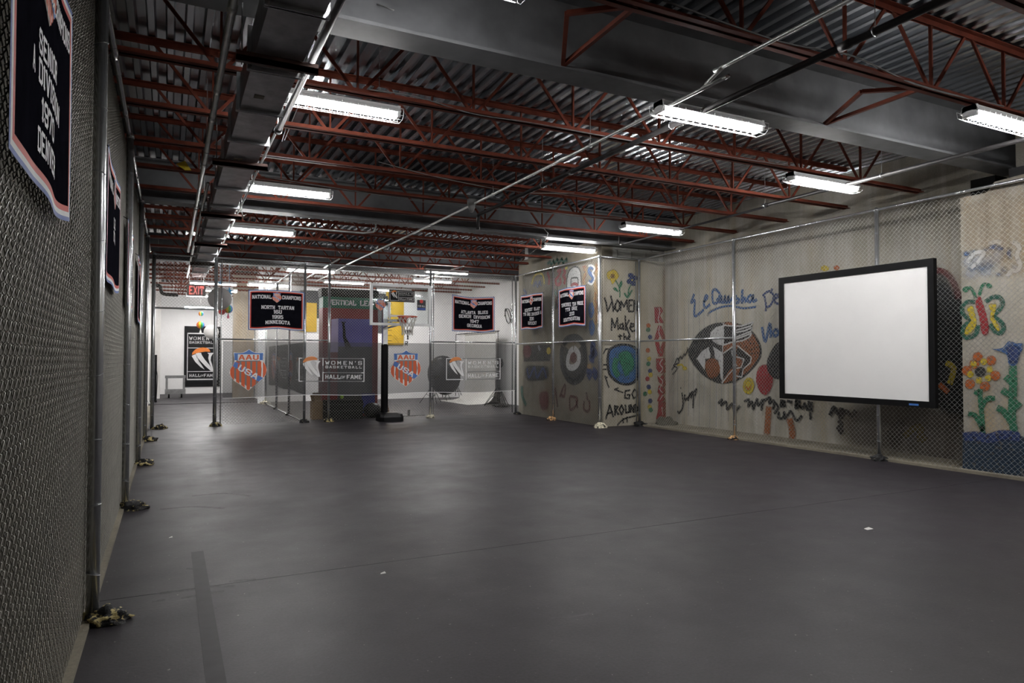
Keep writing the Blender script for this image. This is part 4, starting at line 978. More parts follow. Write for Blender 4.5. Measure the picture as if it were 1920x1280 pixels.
blob('painted_globe', 'T', 'blue', [(1143, 658), (1157, 649), (1170, 647), (1183, 650), (1194, 660), (1195, 690), (1192, 709), (1180, 718), (1165, 718), (1153, 710), (1144, 700), (1141, 680)], .93)
blob('painted_globe', 'T', 'green', [(1158, 662), (1175, 655), (1188, 668), (1190, 690), (1180, 700), (1168, 690), (1160, 678)], .7)
stroke('painted_globe', 'T', 'green', .14, [(1165, 665), (1170, 685), (1176, 705)], [(1156, 670), (1152, 690), (1160, 706)])
stroke('painted_arrow', 'T', 'black', .032, d([(680, 720), (695, 690), (712, 690)]), d([(690, 870), (715, 945)]), d([(690, 875), (705, 880)]), d([(755, 960), (810, 980)]), d([(755, 960), (775, 950)]), d([(680, 795), (700, 795)]), d([(680, 825), (700, 825)]), smooth=False)
stroke('word_go', 'T', 'black', .038, d([(855, 965), (825, 970), (822, 1015), (850, 1020), (855, 995), (838, 995)]), d([(885, 960), (870, 990), (880, 1020), (900, 1005), (900, 970), (885, 960)]), smooth=False)
stroke('word_around', 'T', 'black', .042, d([(695, 1155), (722, 1065), (745, 1140)]), d([(705, 1120), (740, 1110)]), d([(757, 1130), (755, 1070), (775, 1075), (760, 1100), (780, 1125)]), d([(800, 1065), (785, 1095), (800, 1125), (815, 1095), (800, 1065)]), d([(825, 1065), (830, 1115), (850, 1110), (850, 1065)]), d([(860, 1110), (862, 1062), (880, 1110), (882, 1065)]), d([(893, 1060), (895, 1110), (912, 1090), (893, 1060)]), smooth=False)
stroke('word_underline', 'T', 'black', .036, d([(770, 1200), (810, 1160), (870, 1140), (912, 1130)]), d([(808, 1150), (812, 1185)]), d([(835, 1140), (838, 1180)]))
e = lambda L: Z(1180, 560, 5.333, L)
for cx, cy, m_ in ((188, 268, 'orange'), (205, 382, 'navy'), (183, 515, 'orange'), (195, 600, 'yellow'), (188, 650, 'green'), (205, 720, 'navy'), (210, 760, 'yellow'), (178, 800, 'red'), (190, 880, 'navy'), (200, 930, 'yellow'), (155, 950, 'green'), (205, 1020, 'navy'), (200, 1080, 'yellow'), (210, 1110, 'green'), (185, 310, 'green')):
    blob('painted_floret', 'T', m_, e(disc(cx, cy, 24, 26, 7)))
for i, q in enumerate(([(245, 80), (315, 80), (335, 120), (300, 160), (345, 245), (300, 245), (285, 180), (290, 245), (250, 245)], [(285, 260), (320, 270), (365, 410), (330, 415), (300, 340), (280, 415), (240, 415)], [(250, 430), (290, 430), (310, 500), (330, 430), (365, 430), (330, 580), (285, 580)],
                       [(260, 595), (350, 590), (360, 630), (300, 640), (365, 665), (365, 740), (300, 750), (265, 700)], [(275, 770), (300, 790), (340, 740), (365, 860), (340, 885), (300, 840), (285, 830)], [(290, 860), (345, 880), (360, 940), (330, 960), (360, 1010), (300, 1040), (270, 1020), (300, 960), (275, 930)], [(285, 1030), (360, 1020), (385, 1180), (330, 1210), (258, 1205), (280, 1120)])):
    blob('ravens_letter', 'T', 'red', e(q), .9, False)
stroke('letter_highlight', 'T', 'white', .018, e([(290, 90), (300, 130), (285, 200), (300, 250)]), e([(300, 270), (290, 330), (310, 400)]), e([(330, 600), (300, 650), (330, 700), (280, 760)]), e([(300, 790), (330, 830), (300, 900), (330, 940)]), e([(330, 960), (300, 1010)]), e([(320, 1080), (330, 1160)]))
stroke('rust_stain', 'T', 'rust', .16, [(1246.5, 495), (1246.5, 600), (1247, 700), (1247, 790)], [(1232, 495), (1230, 600)])
# --- right wall (zoom frame 1260,520 x5.818 ; 1180,440 x2.908)
for px_, t_, b_ in ((1262, 600, 770), (1270, 540, 790), (1283, 560, 800), (1291, 560, 780), (1300, 590, 790), (1311, 540, 800), (1320, 570, 760), (1331, 520, 810), (1343, 560, 800), (1352, 700, 800), (1366, 560, 790)):
    stroke('white_drip', 'R', 'pale', random.uniform(.008, .016), [(px_, t_), (px_+1, (t_+b_)/2), (px_, b_)])
f = lambda L: Z(1260, 520, 5.818, L); g = lambda L: Z(1180, 440, 2.908, L)
stroke('word_lequisha', 'R', 'blue', .06, f([(245, 180), (210, 280), (250, 250), (250, 420), (350, 350)]), f([(345, 270), (390, 220), (370, 200), (350, 290), (370, 330), (420, 290)]), f([(480, 130), (445, 150), (450, 270), (500, 270), (520, 180), (480, 130)]), f([(490, 230), (530, 270), (540, 200), (545, 265), (570, 265), (580, 200), (585, 270), (610, 260), (615, 200), (625, 270), (660, 220)]), f([(705, 190), (690, 225), (735, 240), (720, 275), (690, 270)]), f([(770, 130), (765, 280), (790, 220), (810, 275)]), f([(870, 190), (830, 220), (840, 270), (875, 240), (885, 190), (890, 260), (930, 240)]))
stroke('word_underline', 'R', 'mist', .05, f([(390, 420), (420, 370), (520, 330), (640, 310), (780, 335), (920, 320)]))
stroke('word_underline', 'R', 'blue', .035, f([(400, 390), (520, 330), (640, 310), (780, 335), (920, 320)]))
stroke('graffiti_name', 'R', 'navy', .045, f([(1010, 200), (1030, 320), (1020, 370)]), f([(990, 200), (1060, 150), (1110, 200), (1080, 300), (1020, 330)]), f([(1070, 170), (1100, 120)]), f([(1120, 240), (1170, 200), (1130, 190), (1125, 270), (1180, 290)]), f([(1190, 290), (1230, 210), (1260, 290)]))
stroke('graffiti_word', 'R', 'blue', .06, f([(985, 540), (1020, 700), (1070, 500), (1080, 660)]), f([(1140, 560), (1110, 590), (1120, 640), (1165, 610), (1140, 560)]), f([(1190, 650), (1230, 560)]))
blob('painted_player', 'R', 'black', f([(560, 485), (700, 490), (830, 540), (930, 640), (985, 770), (970, 890), (880, 1010), (760, 1110), (620, 1160), (480, 1150), (340, 1070), (230, 950), (172, 830), (200, 730), (290, 600), (420, 510)]), .95)
blob('painted_player', 'R', 'brown', f([(570, 500), (700, 505), (820, 555), (910, 650), (960, 770), (945, 880), (860, 1000), (750, 1090), (620, 1140), (560, 1140), (560, 800)]), .95, True)
blob('painted_head', 'R', 'white', f([(565, 518), (480, 540), (425, 600), (415, 650), (450, 700), (510, 735), (565, 742)]), .95, False)
blob('painted_head', 'R', 'black', f([(568, 530), (665, 535), (700, 560), (700, 680), (650, 710), (568, 735)]), .95, False)
blob('painted_hair', 'R', 'black', f([(690, 540), (760, 535), (890, 485), (880, 530), (800, 565), (885, 545), (875, 590), (790, 625), (870, 605), (850, 650), (760, 690), (690, 700)]), .9, False)
stroke('painted_outline', 'R', 'white', .030, f([(570, 520), (660, 530), (760, 530), (890, 485)]), f([(890, 490), (860, 530), (705, 575)]), f([(705, 600), (800, 580), (880, 545), (870, 585), (705, 650)]), f([(705, 670), (790, 640), (875, 605), (850, 650), (770, 690), (640, 710), (560, 740)]), f([(565, 500), (565, 740)]), smooth=False)
blob('painted_torso', 'R', 'white', f([(445, 745), (560, 820), (555, 1000), (548, 1130), (535, 1100), (530, 990), (500, 900), (470, 880), (465, 800)]), .95, False)
blob('painted_arm', 'R', 'white', f([(275, 890), (330, 810), (400, 765), (425, 830), (420, 880), (340, 895), (370, 930), (360, 1015), (330, 970)]), .95, False)
blob('painted_ball', 'R', 'brown', f([(370, 920), (440, 880), (500, 910), (530, 1000), (500, 1080), (420, 1100), (375, 1030)]), .93)
blob('painted_torso', 'R', 'black', f([(565, 830), (680, 750), (650, 830), (690, 900), (720, 980), (640, 1000), (560, 1120)]), .95, False)
blob('painted_arm', 'R', 'black', f([(720, 745), (780, 790), (870, 870), (850, 940), (780, 1000), (770, 1080), (720, 1080), (770, 980), (790, 890), (700, 830)]), .95, False)
stroke('painted_outline', 'R', 'white', .026, f([(560, 830), (680, 745)]), f([(720, 745), (870, 870), (860, 930), (780, 1000), (765, 1085), (710, 1075)]), f([(655, 800), (660, 850), (790, 890), (760, 980), (710, 990)]), f([(548, 1150), (620, 1060), (710, 960)]), f([(557, 740), (557, 1150)]), f([(275, 890), (330, 810), (405, 765)]), smooth=False)
for q in ((810, 760), (860, 720), (900, 780), (880, 830), (920, 860), (840, 690), (930, 760), (870, 790), (900, 720), (940, 820)): blob('painted_dot', 'R', 'black', f(disc(q[0], q[1], 9, 12, 6)))
stroke('graffiti_tag', 'R', 'black', .03, f([(0, 1010), (30, 960), (60, 880), (80, 930), (20, 960), (60, 990), (10, 1060)]), f([(70, 900), (100, 860), (110, 890), (140, 830), (150, 850), (175, 790), (170, 760)]), f([(75, 815), (78, 812)]))
blob('painted_dot', 'R', 'yellow', f(disc(143, 990, 28, 24)))
stroke('graffiti_tag', 'R', 'yellow', .04, f([(60, 960), (110, 950), (140, 985)]))
stroke('word_jump', 'R', 'black', .045, g([(290, 860), (295, 930), (275, 970), (265, 960)]), g([(305, 870), (305, 900), (325, 885), (322, 905), (335, 860), (340, 890), (345, 855), (352, 880), (350, 945)]), g([(352, 860), (368, 840), (360, 880)]), g([(282, 838), (286, 835)]))
stroke('painted_smiley', 'R', 'yellow', .06, f([(840, 1100), (795, 1160), (800, 1230), (850, 1255), (885, 1200), (880, 1130), (840, 1100)]), closed=False)
blob('painted_smiley', 'R', 'yellow', f(disc(840, 1180, 40, 65)), .5)
stroke('painted_smiley', 'R', 'orange', .03, f([(815, 1190), (840, 1220), (865, 1180)]))
blob('painted_balloon', 'R', 'red', f([(990, 950), (1060, 960), (1110, 1080), (1090, 1210), (1030, 1290), (960, 1240), (920, 1120), (940, 1000)]), .9)
blob('painted_ball', 'R', 'black', [(1462, 640), (1448, 655), (1439, 675), (1440, 695), (1450, 708), (1464, 712), (1490, 715), (1500, 680), (1490, 640)], .94)
h = lambda L: Z(1400, 640, 5.333, L)
stroke('graffiti_scrawl', 'R', 'black', .05, h([(-280, 620), (-240, 580), (-250, 640), (-200, 600), (-190, 680), (-140, 620), (-120, 700), (-60, 640)]), h([(-20, 600), (30, 580), (20, 650), (60, 600), (70, 680), (110, 570), (120, 640), (170, 580), (150, 690)]), h([(180, 590), (240, 560), (230, 620), (280, 590), (270, 680)]))
stroke('word_b_ball', 'R', 'black', .05, h([(350, 590), (345, 640)]), h([(350, 590), (385, 600), (355, 620), (390, 640), (345, 650)]), h([(415, 595), (455, 605)]), h([(500, 590), (495, 660)]), h([(500, 590), (540, 600), (505, 630), (545, 650), (495, 665)]), h([(560, 670), (585, 620), (610, 680)]), h([(625, 600), (630, 680)]), h([(655, 610), (655, 690)]), smooth=False)
stroke('graffiti_scrawl', 'R', 'black', .045, h([(330, 700), (320, 760), (370, 760), (380, 700), (390, 770), (430, 710), (450, 700), (480, 760), (510, 790), (560, 740)]), h([(290, 610), (320, 660), (280, 720)]), h([(640, 700), (645, 780)]))
for q in ([(230, 640), (220, 760), (205, 940)], [(335, 800), (345, 930)], [(430, 760), (460, 900), (455, 1030)], [(490, 850), (520, 940)]): stroke('orange_drip', 'R', 'drip', .15, h(q))
stroke('dark_scrawl', 'R', 'black', .07, h([(840, 740), (880, 660), (920, 720), (960, 670), (940, 760), (1000, 700), (1060, 740), (1100, 690)]), h([(920, 790), (960, 830), (920, 870), (960, 880), (935, 920)]))
blob('dark_figure', 'R', 'dark', h([(1450, 800), (1560, 780), (1600, 880), (1560, 1020), (1480, 1080), (1400, 1000), (1400, 880)]), .7)
stroke('yellow_scrawl', 'R', 'yellow', .10, h([(1580, 950), (1680, 870), (1750, 860), (1740, 980), (1800, 940)]), h([(1640, 1110), (1700, 1060)]))
blob('brown_patch', 'R', 'dark_brown', [(1560, 770), (1640, 745), (1720, 740), (1790, 760), (1830, 770), (1830, 880), (1740, 868), (1640, 850), (1570, 836)], .7)  # soft-edged dark brown patch below and to the right of the screen
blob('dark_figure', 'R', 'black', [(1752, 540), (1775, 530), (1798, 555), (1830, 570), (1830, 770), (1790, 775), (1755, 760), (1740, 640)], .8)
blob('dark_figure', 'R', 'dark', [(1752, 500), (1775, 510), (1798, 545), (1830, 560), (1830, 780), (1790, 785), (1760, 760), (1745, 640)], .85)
stroke('dark_arch', 'R', 'maroon', .08, [(1750, 506), (1772, 510), (1790, 530), (1800, 560)])
stroke('yellow_scrawl', 'R', 'yellow', .08, [(1775, 680), (1790, 690), (1782, 720)]); stroke('orange_scrawl', 'R', 'orange', .08, [(1762, 720), (1780, 735)])
blob('yellow_spot', 'R', 'yellow', disc(1548, 503, 9, 6)); blob('orange_spot', 'R', 'orange', disc(1570, 502, 6, 5))
# --- side wall (zoom 970,480 x8 / 960,640 x8 / 940,460 x3.556)
k8 = lambda L: Z(970, 480, 8, L); l8 = lambda L: Z(960, 640, 8, L); m9 = lambda L: Z(1040, 480, 9.144, L)
stroke('green_zigzag', 'S', 'darkgreen', .07, k8([(460, 110), (490, 80), (510, 130), (545, 70), (560, 110), (600, 50), (620, 110), (670, 40), (690, 110), (740, 40), (745, 80)]), smooth=False)
stroke('red_tag', 'S', 'red', .09, k8([(600, 230), (650, 210), (620, 300), (580, 350), (590, 420), (650, 410), (640, 330)]), k8([(690, 200), (720, 240), (690, 290), (720, 340), (700, 420)]), k8([(450, 240), (480, 330), (470, 430)]))
blob('painted_backboard', 'S', 'white', m9([(215, 560), (215, 400), (240, 290), (290, 220), (350, 190), (410, 210), (440, 280), (450, 400), (455, 520), (380, 545)]), .97, False)
stroke('painted_backboard', 'S', 'black', .035, m9([(210, 560), (212, 400), (235, 280), (290, 205), (355, 180), (420, 210), (450, 300), (460, 520)]), m9([(280, 520), (285, 400), (310, 375), (385, 370), (400, 400), (405, 490)]))
stroke('painted_rim', 'S', 'red', .07, m9([(285, 520), (300, 490), (345, 475), (390, 490), (400, 510)]))
stroke('letter_glow', 'S', 'tan', .14, m9([(500, 180), (540, 240), (500, 400), (520, 500)]), m9([(690, 150), (720, 250), (690, 400), (710, 600), (690, 800), (720, 1000), (700, 1200)]), m9([(620, 500), (580, 480)]))
stroke('word_shoot', 'S', 'blue', .10, m9([(670, 210), (620, 180), (590, 260), (640, 330), (665, 390), (620, 460), (585, 430)]), m9([(580, 520), (590, 760)]), m9([(650, 500), (660, 760)]), m9([(590, 640), (655, 620)]), m9([(625, 800), (600, 900), (625, 1030), (660, 920), (625, 800)]), m9([(635, 1100), (610, 1200), (640, 1330), (670, 1220), (635, 1100)]))
stroke('letter_drip', 'S', 'brown', .03, m9([(480, 190), (540, 170), (500, 230), (540, 320), (490, 430), (500, 480)]), m9([(710, 130), (730, 200), (700, 260)]), m9([(690, 620), (710, 680), (690, 760), (730, 820), (700, 920), (720, 1040), (700, 1150)]))
stroke('letter_glow', 'S', 'white', .05, m9([(580, 170), (640, 160), (690, 220), (650, 290), (690, 380), (640, 480), (570, 450)]))
stroke('blue_letter', 'S', 'navy', .16, l8([(1180, 30), (1230, 60), (1200, 140), (1260, 170), (1180, 240), (1240, 280)]), l8([(1120, 430), (1180, 470), (1140, 560)]), l8([(1210, 420), (1260, 480), (1230, 560)]))
blob('tan_star', 'S', 'tan', l8(disc(1160, 370, 60, 50)))
stroke('painted_tyre', 'S', 'black', .16, l8([(770, 60), (745, 200), (760, 380), (830, 540), (930, 600), (1040, 540), (1100, 380), (1100, 200), (1080, 60), (1010, -40), (920, -60), (830, -30)]), closed=True)
stroke('painted_tyre', 'S', 'dark', .30, l8([(840, 100), (810, 250), (850, 430), (930, 500), (1030, 420), (1060, 230), (1020, 80)]))
stroke('painted_hub', 'S', 'white', .15, l8([(930, 110), (870, 170), (840, 280), (850, 370), (920, 390), (990, 330), (1010, 220), (980, 150)]), closed=True)
blob('painted_hub', 'S', 'maroon', l8([(930, 150), (970, 200), (975, 280), (940, 330), (890, 310), (870, 240), (890, 180)]))
blob('painted_panel', 'S', 'dark', l8([(165, 50), (400, 40), (590, 45), (595, 170), (585, 300), (380, 305), (170, 310), (165, 180)]), .9, False)
blob('painted_spot', 'S', 'maroon', l8(disc(230, 150, 70, 100))); blob('painted_spot', 'S', 'yellow', l8(disc(555, 140, 36, 60))); stroke('painted_figure', 'S', 'pale', .10, l8([(400, 50), (410, 100), (430, 130)]))
blob('painted_panel', 'S', 'dark', l8([(200, 370), (400, 350), (560, 380), (550, 560), (400, 600), (210, 580)]), .8)
stroke('blue_letter', 'S', 'navy', .08, l8([(230, 400), (260, 540), (340, 390), (380, 540), (470, 400), (520, 550)]))
blob('painted_spot', 'S', 'maroon', l8([(420, 760), (540, 740), (560, 880), (540, 1020), (450, 1030), (410, 900)]))
stroke('green_scrawl', 'S', 'darkgreen', .12, l8([(150, 660), (160, 820), (220, 960)]), l8([(330, 780), (260, 900)]))
stroke('red_word', 'S', 'maroon', .06, l8([(650, 690), (690, 980)]), l8([(720, 830), (800, 640), (790, 820), (740, 800)]), l8([(870, 830), (880, 1020), (960, 960), (980, 850), (870, 820)]), l8([(960, 870), (990, 1000)]), l8([(1090, 890), (1080, 1000), (1130, 1050), (1170, 1000), (1160, 880)]), l8([(1120, 760), (1140, 880)]))
stroke('green_scrawl', 'S', 'darkgreen', .10, k8([(260, 260), (330, 250), (380, 300)]), k8([(560, 500), (600, 640), (580, 800)]), k8([(440, 760), (470, 900)]))
stroke('yellow_scrawl', 'S', 'yellow', .06, k8([(220, 420), (260, 300), (330, 260), (390, 290), (410, 420)]), k8([(720, 190), (760, 170)]))
stroke('painted_figure', 'S', 'navy', .07, k8([(250, 460), (280, 390), (310, 460), (340, 380), (360, 450)]), k8([(100, 500), (140, 560), (90, 600)]))
stroke('red_scrawl', 'S', 'maroon', .08, k8([(600, 600), (590, 680), (610, 780)]), k8([(60, 700), (80, 800)]))

# ================================================================== BEHIND THE CAGE
bo = thing('vertical_leap_booth', (4.2, 17.95, 0), 'red booth with green vertical leap header behind the cage mesh', 'booth')
yb = 17.9
MB().box(3.53, 4.98, yb, yb+.5, .02, 2.85).build('body', 'red_panel', bo)
MB().box(3.53, 4.98, yb-.02, yb+.5, 2.85, 3.14).build('header', 'green_panel', bo)
MB().box(3.50, 5.0, yb+.02, yb+.5, 3.14, 3.36).build('top_box', 'black', bo)
quads_mb(text_quads('VERTICAL', 4.02, 2.94, .115, .72, 1.35, gap=.9), lambda x, y: Vector((x, yb-.023, y))).build('header_word', 'letter', bo)
quads_mb(text_quads('LEAP', 4.70, 2.94, .115, .42, 1.35, gap=.9), lambda x, y: Vector((x, yb-.023, y))).build('header_word', 'letter', bo)
MB().box(3.92, 4.82, yb-.03, yb, 1.85, 2.58).build('panel', 'purple', bo); MB().box(3.92, 4.82, yb-.03, yb, .1, 1.849).build('dark_panel', 'charcoal', bo)
MB().add([(3.73, yb-.002, 1.7), (3.92, yb-.03, 1.7), (3.92, yb-.03, 2.58), (3.75, yb-.002, 2.555)], [(0, 1, 2, 3)]).build('side_panel', 'lilac', bo)
MB().tube([(4.05, yb-.034, 2.46), (4.07, yb-.034, 2.3), (4.08, yb-.034, 2.1), (4.14, yb-.034, 1.95), (4.2, yb-.034, 1.8)], [.03, .035, .04, .06, .08], 8).build('printed_arm', 'black', bo)
for k in range(4): MB().tube([(4.05, yb-.036, 2.44), (3.99+k*.04, yb-.036, 2.50)], .010, 6).build('printed_finger', 'black', bo)
MB().box(4.55, 4.9, yb-.034, yb-.001, .1, .62).build('lower_panel', 'blue_panel', bo)
cr = thing('storage_crate', (4.0, 17.6, 0), 'black crate full of gear on the floor behind the cage mesh', 'crate')
MB().box(3.52, 4.45, 17.35, 17.80, .0, .48).build('crate_body', 'black', cr)
for z in (.2, .36): MB().box(3.50, 4.47, 17.33, 17.82, z, z+.03).build('crate_rib', 'black_gloss', cr)
tag(MB().sphere((3.93, 17.45, .56), .05).build('tennis_ball', 'lime', None, True), 'small lime green ball lying on the black crate', 'ball')
tag(MB().sphere((4.74, 17.5, .2), .2, 16, 10, (1.2, .8, 1)).build('gear_bag', 'black_gloss', None, True), 'rounded black bag leaning by the red booth', 'bag')
bx = thing('cardboard_box', (3.36, 17.8, 0), 'tall open cardboard box beside the black crate', 'box')
MB().box(3.24, 3.50, 17.65, 17.95, 0, .46).build('carton', 'cardboard', bx); MB().bar((3.27, 17.67, .46), (3.22, 17.6, .62), .1, .01).build('flap', 'cardboard', bx); MB().bar((3.40, 17.93, .46), (3.40, 17.99, .66), .2, .01).build('flap', 'cardboard', bx)
tag(MB().bar((5.12, 17.25, .01), (4.99, 17.3, .66), .05, .03).build('wooden_prop', 'wood'), 'slim wooden board leaning behind the hoop post', 'board')
sp = thing('floor_bracket', (5.75, 17.6, 0), 'small grey upright bracket on a wire base behind the cage', 'bracket')
MB().box(5.73, 5.78, 17.58, 17.63, .01, .17).build('upright', 'grey', sp); MB().tube([(5.3, 17.6, .012), (6.2, 17.6, .012)], .008, 6).build('base_wire', 'grey', sp)
# measuring boards on the back wall
for x0, x1, pa, pb, lb in ((4.2, 4.78, 568, 622, 'mustard measuring board high on the back wall, beside the partition'), (4.95, 5.38, 588, 665, 'mustard measuring board beside the red booth'), (7.37, 8.06, 541, 645, 'mustard measuring board behind the backboard')):
    zt, zb_ = at(600, pa, 'y', 25.3).z, at(600, pb, 'y', 25.3).z
    t = thing('measuring_board', ((x0+x1)/2, 25.36, zb_), lb, 'board', 'mustard measuring boards')
    MB().box(x0, x1, 25.34, 25.368, zb_, zt).build('board_panel', 'yellow_panel', t)
    for k in range(9): MB().box(x0+.04, x0+.22, 25.336, 25.34, zb_+.15+k*(zt-zb_)/10, zb_+.17+k*(zt-zb_)/10).build('measure_tick', 'black', t)
tag(MB().box(4.2, 5.45, 25.372, 25.398, 3.0, 4.0).build('dark_board', 'charcoal'), 'charcoal board behind the mustard boards by the red booth', 'board')
tag(MB().box(6.9, 7.35, 25.372, 25.398, 2.5, 4.0).build('dark_board', 'charcoal'), 'charcoal board on the back wall seen through the backboard', 'board')
quads_mb(text_quads('T', 8.24, 2.30, .32, .2, 1.2)+text_quads("'", 8.42, 2.30, .32, .05, 1.2)+text_quads("R", 8.18, 2.05, .14, .1, 1.2), lambda x, y: Vector((x, 25.392, y))).build('wall_lettering', 'black', wb)
# photo corner: backdrop, stands, reflector
bd = thing('photo_backdrop', (10.0, 22.3, 0), 'white seamless paper backdrop hung between two black stands', 'backdrop')
prof = [(9.88, 2.42), (9.88, 1.2), (9.86, .5), (9.79, .22), (9.64, .07), (9.4, .015), (8.85, .006)]
MB().add([(x, y, z) for x, z in prof for y in (20.9, 23.6)], [(2*i, 2*i+1, 2*i+3, 2*i+2) for i in range(len(prof)-1)]).build('paper_sweep', 'paper', bd, True)
MB().tube([(9.85, 20.7, 2.45), (9.85, 24.1, 2.45)], .035, 10).build('paper_roll', 'paper', bd, True)
MB().tube([(9.82, 20.5, 2.46), (9.82, 24.3, 2.46)], .014, 8).build('crossbar', 'black', bd)
def stand(x, y, h, label, head=None, spread=.45):
    t = thing('light_stand', (x, y, 0), label, 'stand', 'black tripod light stands')
    MB().tube([(x, y, .12), (x, y, h*.6), (x, y, h)], [.015, .013, .010], 8).build('column', 'black', t)
    for k in range(3):
        an = k*2.094+.5; q = (x+spread*math.cos(an), y+spread*math.sin(an), .012)
        MB().tube([(x, y, .62), q], .010, 6).build('leg', 'black', t); MB().tube([(x, y, .22), Vector(q).lerp(Vector((x, y, .62)), .5)], .007, 6).build('strut', 'black', t)
    return t
stand(9.80, 20.55, 2.46, 'black tripod stand holding the near end of the backdrop')
stand(9.80, 24.3, 2.46, 'black tripod stand holding the far end of the backdrop')
t = stand(9.55, 19.9, 1.4, 'black tripod stand with a bulbous lamp head by the cage corner', None, .5)
MB().tube([(9.55, 19.9, 1.22), (9.55, 19.9, 1.28), (9.55, 19.9, 1.38), (9.55, 19.9, 1.5), (9.55, 19.9, 1.52)], [.03, .10, .12, .10, .09], 12).build('lamp_head', 'black', t, True)
t = stand(8.08, 22.15, 1.0, 'black tripod stand behind the round softbox')
t2 = thing('round_softbox', (8.6, 22.5, .25), 'large round black softbox on its stand behind the cage', 'softbox')
mb = MB(); cv = Vector((8.62, 22.5, .95)); ax_ = Vector((.8, .55, .12)).normalized(); u_ = ax_.cross(Vector((0, 0, 1))).normalized(); v_ = ax_.cross(u_)
rings = [(0.0, .68), (.05, .70), (-.12, .60), (-.28, .38), (-.36, .12)]
rings = [(.03, .66), (0, .70), (-.12, .60), (-.28, .38), (-.36, .12)]
vs = [cv+ax_*d_+u_*(r_*math.cos(k*.2618))+v_*(r_*math.sin(k*.2618)) for d_, r_ in rings for k in range(24)]
mb.add(vs, [(i*24+k, i*24+(k+1) % 24, (i+1)*24+(k+1) % 24, (i+1)*24+k) for i in range(4) for k in range(24)]+[tuple(range(23, -1, -1)), tuple(96+k for k in range(24))]).build('shell', 'black_gloss', t2, True)
MB().tube([cv-ax_*.36, cv-ax_*.6], .07, 10).build('flash_head', 'black', t2)
stand(9.0, 23.6, .9, 'low black tripod stand among the softbox legs')
for i in range(3):
    q = [(9.3+i*.15+.1*math.cos(j), 19.6+.3*math.sin(j*1.3+i), .02+.03*abs(math.sin(j*2))) for j in range(12)]
    tag(MB().tube(catmull(q, 4), .012, 6).build('floor_cable', 'black'), ['tangled black cable on the floor by the cage corner', 'second tangle of black cable under the lamp stand', 'third loop of black cable beside the backdrop'][i], 'cable')
c = at(953, 592, 'x', 10.27); q = [(10.27+.012*math.sin(j), c.y+.28*math.cos(j*.8), c.z+.26*math.sin(j*1.1)) for j in range(14)]
tag(MB().tube(catmull(q, 4), .012, 6).build('hanging_cable', 'black'), 'coil of black cable hanging high at the cage corner', 'cable')
# corridor
rb = thing('standing_banner', (1.2, 32.66, .8), 'tall black hall of fame banner on the corridor end wall', 'banner')
p0 = at(346, 611, 'y', 32.66); p1 = at(412, 724, 'y', 32.66); bw, bh = p1.x-p0.x, p0.z-p1.z
MB().box(p0.x, p1.x, 32.66, 32.70, p1.z, p0.z).build('banner_cloth', 'poster_dark', rb)
bfn = lambda x, y, l=0: Vector((p0.x+x*bw, 32.655-l*.003, p0.z-y*bh))
put(rb, 'printed_frame', 'b_white', frame_polys(.08, .11, .93, .89, .02)+[[(.08, .355), (.93, .355), (.93, .365), (.08, .365)], [(.08, .745), (.93, .745), (.93, .755), (.08, .755)]], bfn, 1)
for qq in (text_quads("WOMEN'S", .5, -.225, .05, .72, 1.1, gap=2.4), text_quads('BASKETBALL', .5, -.285, .036, .72, 1.1, gap=1.6), text_quads('HALL', .30, -.835, .042, .30, 1.2), text_quads('OF', .5, -.83, .025, .08, 1.1), text_quads('FAME', .71, -.835, .042, .32, 1.2)):
    put(rb, 'printed_word', 'b_white', flat(qq), bfn, 1)
put(rb, 'emblem_letter', 'b_white', [[(.12+x_*.76, .35+y_*.40) for x_, y_ in (wn(p) for p in q)] for q in W_POLYS], bfn, 2)
put(rb, 'emblem_ball', 'orange_print', [[(.12+x_*.76, .35+y_*.40) for x_, y_ in (wn(p) for p in BALL)]], bfn, 3)
ct = thing('utility_cart', (.0, 29, 0), 'grey metal frame cart on casters at the corridor end', 'cart')
c0_ = at(310, 746, 'z', 0); c1_ = at(347, 746, 'z', 0); yv = c0_.y; xa, xb_ = c0_.x, c1_.x; zt = at(320, 704, 'y', yv).z
for x in (xa, xb_-.08): MB().box(x, x+.08, yv, yv+.08, .15, zt).build('upright', 'grey', ct)
MB().box(xa-.02, xb_+.02, yv-.02, yv+.5, zt-.1, zt).build('top_shelf', 'grey', ct); MB().box(xa-.02, xb_+.02, yv-.02, yv+.5, .15, .32).build('bottom_shelf', 'grey', ct)
for x in (xa+.12, xb_-.12): MB().tube([(x-.03, yv+.02, .075), (x+.03, yv+.02, .075)], .075, 12).build('caster', 'black', ct)
rl = thing('folded_black_case', (-.25, 26, 0), 'tall narrow black case standing against the corridor wall', 'case')
q0 = at(282, 754, 'z', 0); yq = q0.y; xq0, xq1 = q0.x, at(293, 754, 'y', yq).x; zq = at(288, 665, 'y', yq).z
MB().box(xq0, xq1, yq, yq+.5, .03, zq).build('case_body', 'black', rl); MB().tube([(xq1, yq, .1), (xq1+.03, yq, .9), (xq1, yq, 1.1)], .012, 6).build('handle', 'black_gloss', rl); MB().tube([(xq1-.05, yq, .03), (xq1+.02, yq, .03)], .04, 10).build('wheel', 'black', rl)
cl_ = thing('caster_leg', (-.2, 22, 0), 'chrome tube leg with a small caster poking out by the fence end', 'leg')
g0 = at(287, 776, 'z', .03); MB().tube([(g0.x-.14, g0.y+.2, .38), (g0.x-.06, g0.y, .3), (g0.x, g0.y, .1)], .016, 8).build('tube', 'conduit', cl_, True); MB().tube([(g0.x-.02, g0.y, .045), (g0.x+.02, g0.y, .045)], .045, 10).build('wheel', 'black', cl_)
colm = struct('column_tan', MB().box(2.2, 2.95, 28.3, 28.6, 0, DECK), 'tan_column', 'mottled tan column between corridor and cage')
